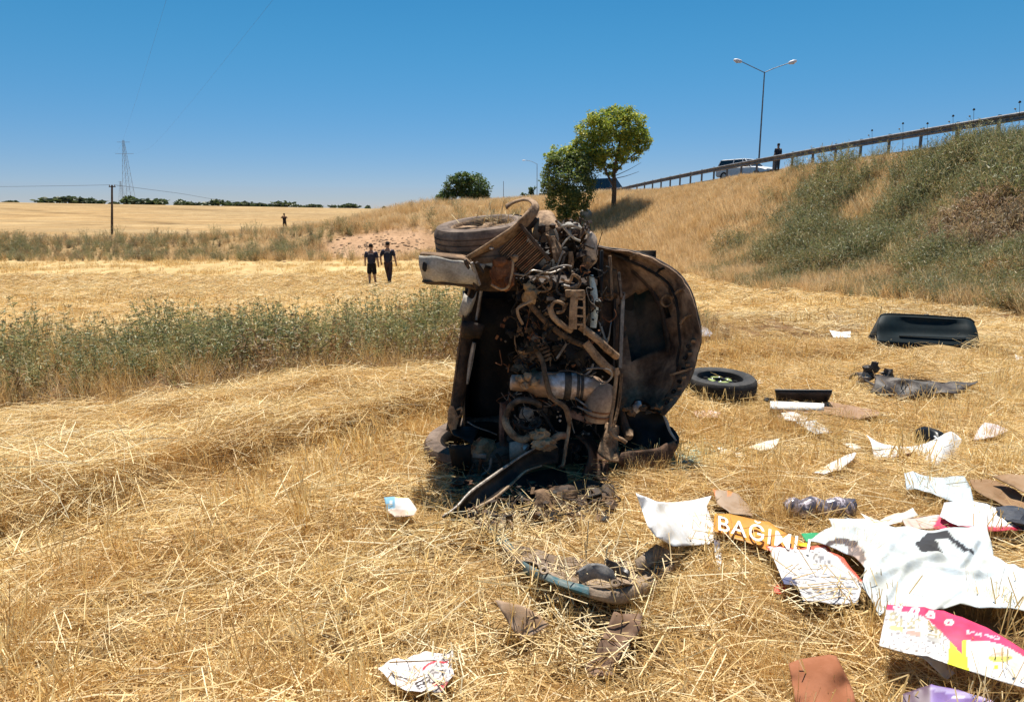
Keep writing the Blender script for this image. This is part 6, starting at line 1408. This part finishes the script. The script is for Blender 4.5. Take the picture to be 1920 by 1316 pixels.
    m = MB(); pts = [a.lerp(b, k/10)+Vector((0, 0, .012*math.sin(k*1.9))) for k in range(11)]; m.tube(pts, [.03, .05, .052, .056, .05, .046, .05, .044, .05, .055, .03], 14)
    o = m.build('roll', None, t); 
    wm, nt, bb = newmat('clear wrinkled wrap'); n_, r_ = noise_ramp(nt, 14, [(.35, (.07, .065, .09)), (.5, (.20, .16, .16)), (.56, (.70, .62, .66)), (.62, (.18, .14, .15))], detail=4, dist=1.5)
    nt.links.new(r_.outputs[0], bb.inputs['Base Color']); bb.inputs['Roughness'].default_value = .18; bb.inputs['Specular IOR Level'].default_value = .8; o.data.materials.clear(); o.data.materials.append(wm)
    dm = o.modifiers.new('crush', 'DISPLACE'); tx = bpy.data.textures.new('crush', 'CLOUDS'); tx.noise_scale = .03; dm.texture = tx; dm.strength = .02
    MB().lump(G(1482, 942, .09), (.035, .02, .015), .3, 4, 2).build('cap', plain('red', (.6, .03, .03), .4), t)
    MB().lump(G(1592, 948, .07), (.05, .045, .04), .25, 7, 2).build('dark_end', plain('slate plastic', (.06, .06, .09), .4), t)
    KEEP_OUT.append([tuple(G(*p).xy) for p in ((1468, 960), (1606, 962), (1606, 945), (1468, 942))])
litter()

# ------------------------------------------------------------------ car pieces thrown over the field
TEAL2 = grime('dark petrol paint', (.002, .010, .013), (.010, .018, .02), 3.0, .6, lo=.4, hi=.7, spec=.2, bump=.05)
def boot_lid():
    t = thing('boot_lid', 'dark petrol green boot lid standing in the straw at the upper right', 'boot lid', G(1742, 650))
    Yb = G(1742, 656).y; top = lambda x, y: P(x, y, Yb+.20)
    bot = lambda x, y: P(x, y, Yb)
    T_ = [(1650, 596), (1658, 590), (1700, 591), (1742, 593), (1785, 596), (1815, 598), (1826, 606)]
    rows = []; n = 26
    tp = cr([P(a, b, Yb+.20) for a, b in T_], n)
    m1 = cr([P(a, b, Yb+.06) for a, b in ((1646, 612), (1652, 606), (1700, 608), (1742, 610), (1785, 612), (1820, 614), (1832, 622))], n)
    m2 = cr([P(a, b, Yb-.02) for a, b in ((1644, 628), (1652, 626), (1700, 628), (1742, 630), (1785, 632), (1824, 632), (1835, 636))], n)
    bt = cr([P(a, b, Yb-.12) for a, b in ((1646, 640), (1658, 642), (1700, 645), (1742, 647), (1785, 649), (1825, 652), (1839, 653))], n)
    for i in range(n):
        col = cr([tp[i], m1[i], m2[i], bt[i]], 12); r_ = []
        for k, p in enumerate(col):
            u = i/(n-1); v = k/11
            d = .07*max(0, 1-((u-.52)/.30)**4)*max(0, 1-((v-.42)/.30)**4) if abs(u-.52) < .30 and abs(v-.42) < .30 else 0
            r_.append(p+Vector((0, d, -d*.3)))
        rows.append(r_)
    MB().grid(rows).build('outer_panel', TEAL2, t, solid=.012)
    MB().grid([[p+Vector((0, .10, -.01)) for p in bt], [p+Vector((0, .24, .01)) for p in bt], [p+Vector((0, .05, -.02)) for p in tp]]).build('inner_panel', grime('black inner panel', (.008, .008, .008), (.03, .025, .02), 6, .7), t, solid=.01)
    MB().grid([[p for p in bt], [p+Vector((.0, .03, -.07)) for p in bt]]).build('lower_lip', plain('black lip', (.006, .006, .006), .5), t, solid=.02)
    MB().tube([p+Vector((0, 0, .004)) for p in tp], .014, 8, smooth=1).build('top_edge', TEAL2, t)
    MB().lump(P(1737, 592, Yb+.25), (.045, .03, .022), .1, 3, 2).build('washer_nozzle', plain('black', (.008, .008, .008), .5), t)
    MB().lump(P(1840, 654, Yb+.02), (.05, .03, .02), .3, 3, 2).build('torn_corner', plain('black tear', (.01, .01, .01), .5), t)
    MB().bar(m2[7]+Vector((0, -.03, -.01)), m2[19]+Vector((0, -.03, -.01)), .016, .012).build('handle_trim', plain('gloss trim', (.02, .03, .035), .2, spec=.6), t, bevel=.004)
    KEEP_OUT.append([tuple(G(*p).xy) for p in ((1640, 662), (1848, 671), (1840, 625), (1645, 620))])
boot_lid()
def spare():
    c = G(1349, 722, .0); a = G(1285, 722); b = G(1413, 722); rad = (b-a).length/2*.98
    c = G(1349, 719, .10)
    t = thing('spare_wheel', 'spare wheel lying flat on the straw, black rim with yellow green sticker', 'wheel', Vector((c.x, c.y, c.z-.1)))
    ax = Vector((.02, -.06, 1)).normalized(); rub = grime('clean tyre rubber', (.02, .02, .021), (.06, .055, .05), 6, .75); rr = rad*.62; h = .075
    tp = [(rr, -h*.8), (rr*1.1, -h), (rad*.93, -h*.95), (rad*.99, -h*.6), (rad, -h*.2), (rad*.985, -h*.17), (rad*.985, -h*.1), (rad, -h*.05), (rad, h*.2), (rad*.985, h*.23), (rad*.985, h*.3), (rad, h*.34), (rad*.99, h*.62), (rad*.93, h*.95), (rad*.82, h*1.02), (rr*1.1, h), (rr, h*.8)]
    MB().lathe(c, ax, tp, 56).build('tyre', rub, t)
    rm = plain('black steel rim', (.012, .012, .013), .4)
    rim = MB().lathe(c, ax, [(rr*1.0, h*.7), (rr*.97, h*.85), (rr*.93, h*.6), (rr*.86, h*.1), (rr*.55, h*.35), (rr*.50, h*.45), (rr*.25, h*.45), (rr*.22, h*.2), (.001, h*.2), (.001, -h*.2), (rr*.9, -h*.3), (rr, -h*.7)], 40, close=False).build('rim', rm, t)
    u = ax.orthogonal().normalized(); v = ax.cross(u)
    for k in range(8):
        an = k*math.pi/4; d = u*math.cos(an)+v*math.sin(an); MB().lathe(c+d*rr*.70+ax*h*.32, ax, [(rr*.10, 0), (rr*.10, .006), (.001, .007)], 12, close=False).build('vent_hole', plain('hole', (.003, .003, .003), .9), rim)
    yel = plain('yellow green sticker', (.30, .36, .12), .6)
    for s0 in (.4, 2.0, 3.5, 5.0):
        rows = []
        for k in range(8):
            an = s0+k*.15; d = u*math.cos(an)+v*math.sin(an); rows.append([c+d*rr*.30+ax*(h*.47+.004), c+d*rr*.52+ax*(h*.47+.002)])
        MB().grid(rows).build('sticker', yel, rim, solid=.002)
    for k in range(4):
        an = k*math.pi/2+.6; d = u*math.cos(an)+v*math.sin(an); MB().lump(c+d*rr*.33+ax*h*.5, .012, .05, k, 1).build('bolt', plain('bolt steel', (.4, .4, .4), .3, .8), rim)
    KEEP_OUT.append([(c.x+rad*.95*math.cos(q), c.y+rad*.95*math.sin(q)) for q in np.linspace(0, 6.28, 14)[:-1]])
spare()
def strip():
    t = thing('bumper_strip', 'long torn black bumper strip with ragged left end below the boot lid', 'bumper piece', G(1715, 735))
    PL = grime('weathered black plastic', (.028, .023, .022), (.12, .095, .08), 7, .55, bump=.4)
    A = [G(a, b, h_+.02) for a, b, h_ in ((1636, 706, .13), (1660, 706, .15), (1700, 712, .14), (1740, 716, .13), (1785, 720, .10), (1808, 716, .11), (1829, 712, .13))]
    B = [G(a, b, h_+.02) for a, b, h_ in ((1634, 738, .02), (1660, 744, .02), (1700, 748, .02), (1740, 742, .04), (1780, 740, .05), (1806, 731, .07), (1828, 717, .12))]
    ribbon(A, B, 40, 10, (0, -.02, .01), .035, 5).build('skin', PL, t, solid=.006)
    ribbon([p+Vector((0, .02, .0)) for p in A[:5]], [p+Vector((.02, .12, -.02)) for p in A[:5]], 20, 4, None, .02, 7).build('top_flange', PL, t, solid=.006)
    MB().tube([G(1594, 716, .04), G(1598, 704, .10), G(1616, 700, .14), G(1640, 704, .14), G(1628, 712, .09), G(1606, 718, .05)], .016, 7).build('ragged_loop', PL, t)
    for k, (a, b, h_) in enumerate(((1630, 694, .17), (1640, 690, .20), (1664, 700, .17), (1622, 706, .12))): MB().lump(G(a, b, h_), (.06, .03, .05), .6, 170+k, 2, 3).build('torn_tab', PL if k != 3 else plain('dusty tab', (.35, .3, .25), .7), t)
    MB().tube([G(1620, 712, .10), G(1640, 722, .09), G(1665, 732, .08), G(1690, 740, .05)], .012, 6).build('rib', PL, t)
    m = MB()
    for k in range(34):
        a = G(RNG.uniform(1636, 1745), RNG.uniform(722, 752), .02); d = Vector((RNG.gauss(-.10, .08), RNG.gauss(-.02, .03), RNG.uniform(.06, .22))); m.bar(a-Vector((0, .07, 0)), a+d-Vector((0, .08, 0)), .006, .003)
    KEEP_OUT.append([tuple(G(*p).xy) for p in ((1590, 728), (1640, 765), (1800, 768), (1835, 728), (1800, 712), (1640, 706))])
    m = m.build('straw_over_strip', plain('pale straw', (.7, .55, .32), .7), smooth=False); tag(m, 'straw stalks standing over the long torn bumper strip', kind='stuff')
strip()
def tealpiece():
    t = thing('teal_bumper_piece', 'dented teal bumper piece with mud caked inner side in front of the wreck', 'bumper piece', G(1090, 1090))
    TL = grime('teal paint, scratched', (.03, .11, .13), (.20, .21, .18), 9, .55, lo=.42, hi=.62, spec=.3); MUD = grime('grey brown mud film', (.17, .115, .075), (.36, .27, .19), 8, .85, bump=.7)
    A = [G(a, b, h_) for a, b, h_ in ((918, 992, .02), (935, 1012, .05), (955, 1035, .08), (980, 1052, .12), (1020, 1072, .15), (1060, 1088, .16), (1105, 1100, .15), (1150, 1103, .13), (1190, 1095, .11), (1225, 1078, .09), (1262, 1050, .08))]
    B = [p+Vector((.0, -.015, -.045-.02*math.sin(i))) for i, p in enumerate(A)]
    ribbon(A[3:7], B[3:7], 24, 5, (0, -.02, 0), .004, 2).build('painted_edge', TL, t, solid=.004)
    ribbon(A[:4], B[:4], 20, 5, (0, -.01, 0), .008, 2).build('muddy_edge', MUD, t, solid=.004)
    ribbon(A[6:], B[6:], 24, 5, (0, -.02, 0), .006, 2).build('muddy_edge', MUD, t, solid=.004)
    Cc = [G(a, b, h_) for a, b, h_ in ((920, 990, .03), (940, 1005, .05), (965, 1022, .05), (1000, 1032, .06), (1040, 1040, .08), (1075, 1048, .07), (1110, 1058, .10), (1150, 1056, .12), (1190, 1050, .08), (1225, 1040, .06), (1258, 1036, .05))]
    ribbon(A, Cc, 44, 12, (0, 0, -.03), .022, 9).build('inner_side', MUD, t, solid=.006)
    a1 = [G(1080, 1078, .16), G(1100, 1062, .19), G(1130, 1060, .18), G(1150, 1068, .17)]; b1 = [G(1090, 1094, .14), G(1112, 1086, .14), G(1135, 1086, .15), G(1160, 1092, .13)]
    ribbon(a1, b1, 14, 5, (0, 0, .03), .02, 4).build('grey_bracket', grime('grey plastic', (.10, .095, .095), (.24, .22, .20), 9, .5), t, solid=.008)
    ribbon([G(1138, 1050, .17), G(1165, 1062, .16), G(1180, 1080, .13)], [G(1140, 1072, .12), G(1160, 1082, .12), G(1176, 1090, .12)], 10, 4, (0, 0, .02), .02, 5).build('dark_bracket', plain('dark plastic', (.05, .045, .045), .4), t, solid=.008)
    for k, (a, b) in enumerate(((1017, 1062), (1153, 1094), (1020, 1070))): MB().lathe(G(a, b, .16), (0, -.5, 1), [(.018, 0), (.018, .006), (.010, .006), (.010, 0)], 12).build('clip_ring', MUD, t)
    MB().grid([[G(1190, 1050, .13), G(1230, 1020, .14), G(1262, 1036, .10)], [G(1200, 1075, .09), G(1236, 1048, .10), G(1255, 1050, .08)]]).build('inner_flap', MUD, t, solid=.006)
    MB().add([G(918, 990, .05), G(945, 1000, .06), G(968, 1032, .08), G(950, 1034, .07), G(930, 1016, .05)], [(0, 1, 2, 3, 4)]).build('teal_corner', TL, t, solid=.004)
    KEEP_OUT.append([tuple(G(*p).xy) for p in ((955, 1040), (1020, 1076), (1105, 1108), (1190, 1104), (1240, 1060), (1180, 1045), (1060, 1035), (985, 1025))])
    KEEP_OUT.append([tuple(G(*p).xy) for p in ((945, 1072), (1000, 1095), (1110, 1130), (1040, 1150), (960, 1130))])
tealpiece()
def bits():
    o = MB().bar(G(1397, 553, .06), G(1461, 550, .08), .03, .03).build('black_strip', plain('black rubber', (.02, .015, .015), .6)); tag(o, 'thin black strip lying far off in the straw above the spare wheel', 'strip')
    r = random.Random(3); m = MB()
    for _ in range(420):
        x, y = r.gauss(1300, 26), r.gauss(855, 11); g = G(x, y, .05); s = r.uniform(.006, .016); m.box(g, (s, s*.8, s*.5), Euler((r.random()*3, r.random()*3, r.random()*3)))
    gm, nt, b = newmat('crumbled safety glass'); b.inputs['Base Color'].default_value = (.50, .66, .60, 1); b.inputs['Roughness'].default_value = .15; b.inputs['Specular IOR Level'].default_value = .8
    o = m.build('glass_crumbs', gm, smooth=False); tag(o, 'greenish crumbs of broken safety glass right of the wreck', kind='stuff')
    # thistles standing in front of the guardrail
    kt = []
    for (a, b_, yb, od) in ((1693, 232, 32.5, 'second from the left'), (1787, 218, 29.8, 'third from the right'), (1826, 206, 28.8, 'second from the right'), (1912, 192, 26.8, 'rightmost'), (1635, 245, 34.4, 'leftmost'), (1739, 232, 31.2, 'third from the left')):
        Y = yb; top = P(a, b_, Y); x = top.x; z0 = Hs(x, Y)
        t = thing('thistle', None, 'plant', (x, Y, z0), 'dry thistles at the embankment top'); t['label'] = 'dry dark headed thistle against the guardrail, %s of the six' % od
        br = grime('dry thistle', (.10, .08, .045), (.22, .18, .1), 20, .9); q0 = Vector((x+.1, Y, z0-.1))
        MB().tube([q0, q0.lerp(top, .5)+Vector((.03, 0, 0)), top], [.012, .009, .006], 6).build('stem', br, t)
        MB().lump(top, (.05, .05, .04), .5, 3, 2, 4).build('flower_head', grime('dark thistle head', (.03, .025, .02), (.09, .07, .05), 20, .9), t)
        p2 = q0.lerp(top, .72); e = p2+Vector((-.16, 0, .22)); MB().tube([p2, p2+Vector((-.08, 0, .08)), e], .005, 5).build('side_stem', br, t); MB().lump(e, (.035, .035, .03), .5, 4, 1, 4).build('flower_head', br, t)
    # clods and stones of the red soil mound
    m = MB()
    for k in range(240):
        x = r.gauss(-9, 3.0); y = r.gauss(49.5, 1.9); s = r.uniform(.03, .15); m.lump((x, y, Hs(x, y)), (s, s, s*.6), .4, k, 1)
    o = m.build('soil_clods', grime('red soil', (.24, .145, .085), (.42, .28, .17), 2, .95), smooth=False); tag(o, 'clods on the red soil mound behind the walking men', kind='stuff')
bits()
# straw lying partly over the sheets
def straw_over(label, poly, n, lmax=.2, up=.14, lean=(0, 0), h=(.02, .09)):
    m = MB(); xs = [p[0] for p in poly]; ys = [p[1] for p in poly]; k = 0
    while k < n:
        x, y = RNG.uniform(min(xs), max(xs)), RNG.uniform(min(ys), max(ys))
        if not inpoly(np.array([x]), np.array([y]), poly)[0]: continue
        k += 1; a = G(x, y, RNG.uniform(*h)); d = Vector((RNG.gauss(lean[0], .5), RNG.gauss(lean[1], .4), RNG.uniform(-.1, up*3))).normalized()*RNG.uniform(.06, lmax)
        m.bar(a-d*.3, a+d*.7, .0042, .002)
    o = m.build('loose_straw', M_LOOSE, smooth=False); tag(o, label, kind='stuff')
M_LOOSE = grime('loose straw stalks', (.62, .42, .18), (.84, .70, .44), 3, .6, bump=0)
straw_over('loose straw over the teal bumper piece', [(925, 1000), (1260, 1030), (1250, 1090), (1100, 1130), (960, 1090)], 170, h=(.04, .15))
straw_over('loose straw at the foot of the wreck', [(860, 960), (1140, 940), (1150, 990), (1000, 1020), (860, 1010)], 220)
straw_over('straw stubble in front of the blank white sheet', [(1235, 1000), (1350, 985), (1365, 1060), (1240, 1060)], 150, .2, .6, h=(-.02, .02))
straw_over('loose straw over the brown cards near the camera', [(940, 1140), (1210, 1160), (1170, 1260), (960, 1230)], 110)
straw_over('loose straw over the red bordered leaflet', [(1450, 1050), (1620, 1080), (1600, 1140), (1470, 1130)], 45, .22, h=(.08, .12))
straw_over('loose straw over the crumpled newspaper', [(800, 1215), (870, 1210), (870, 1310), (790, 1310)], 60, .12)
plants()
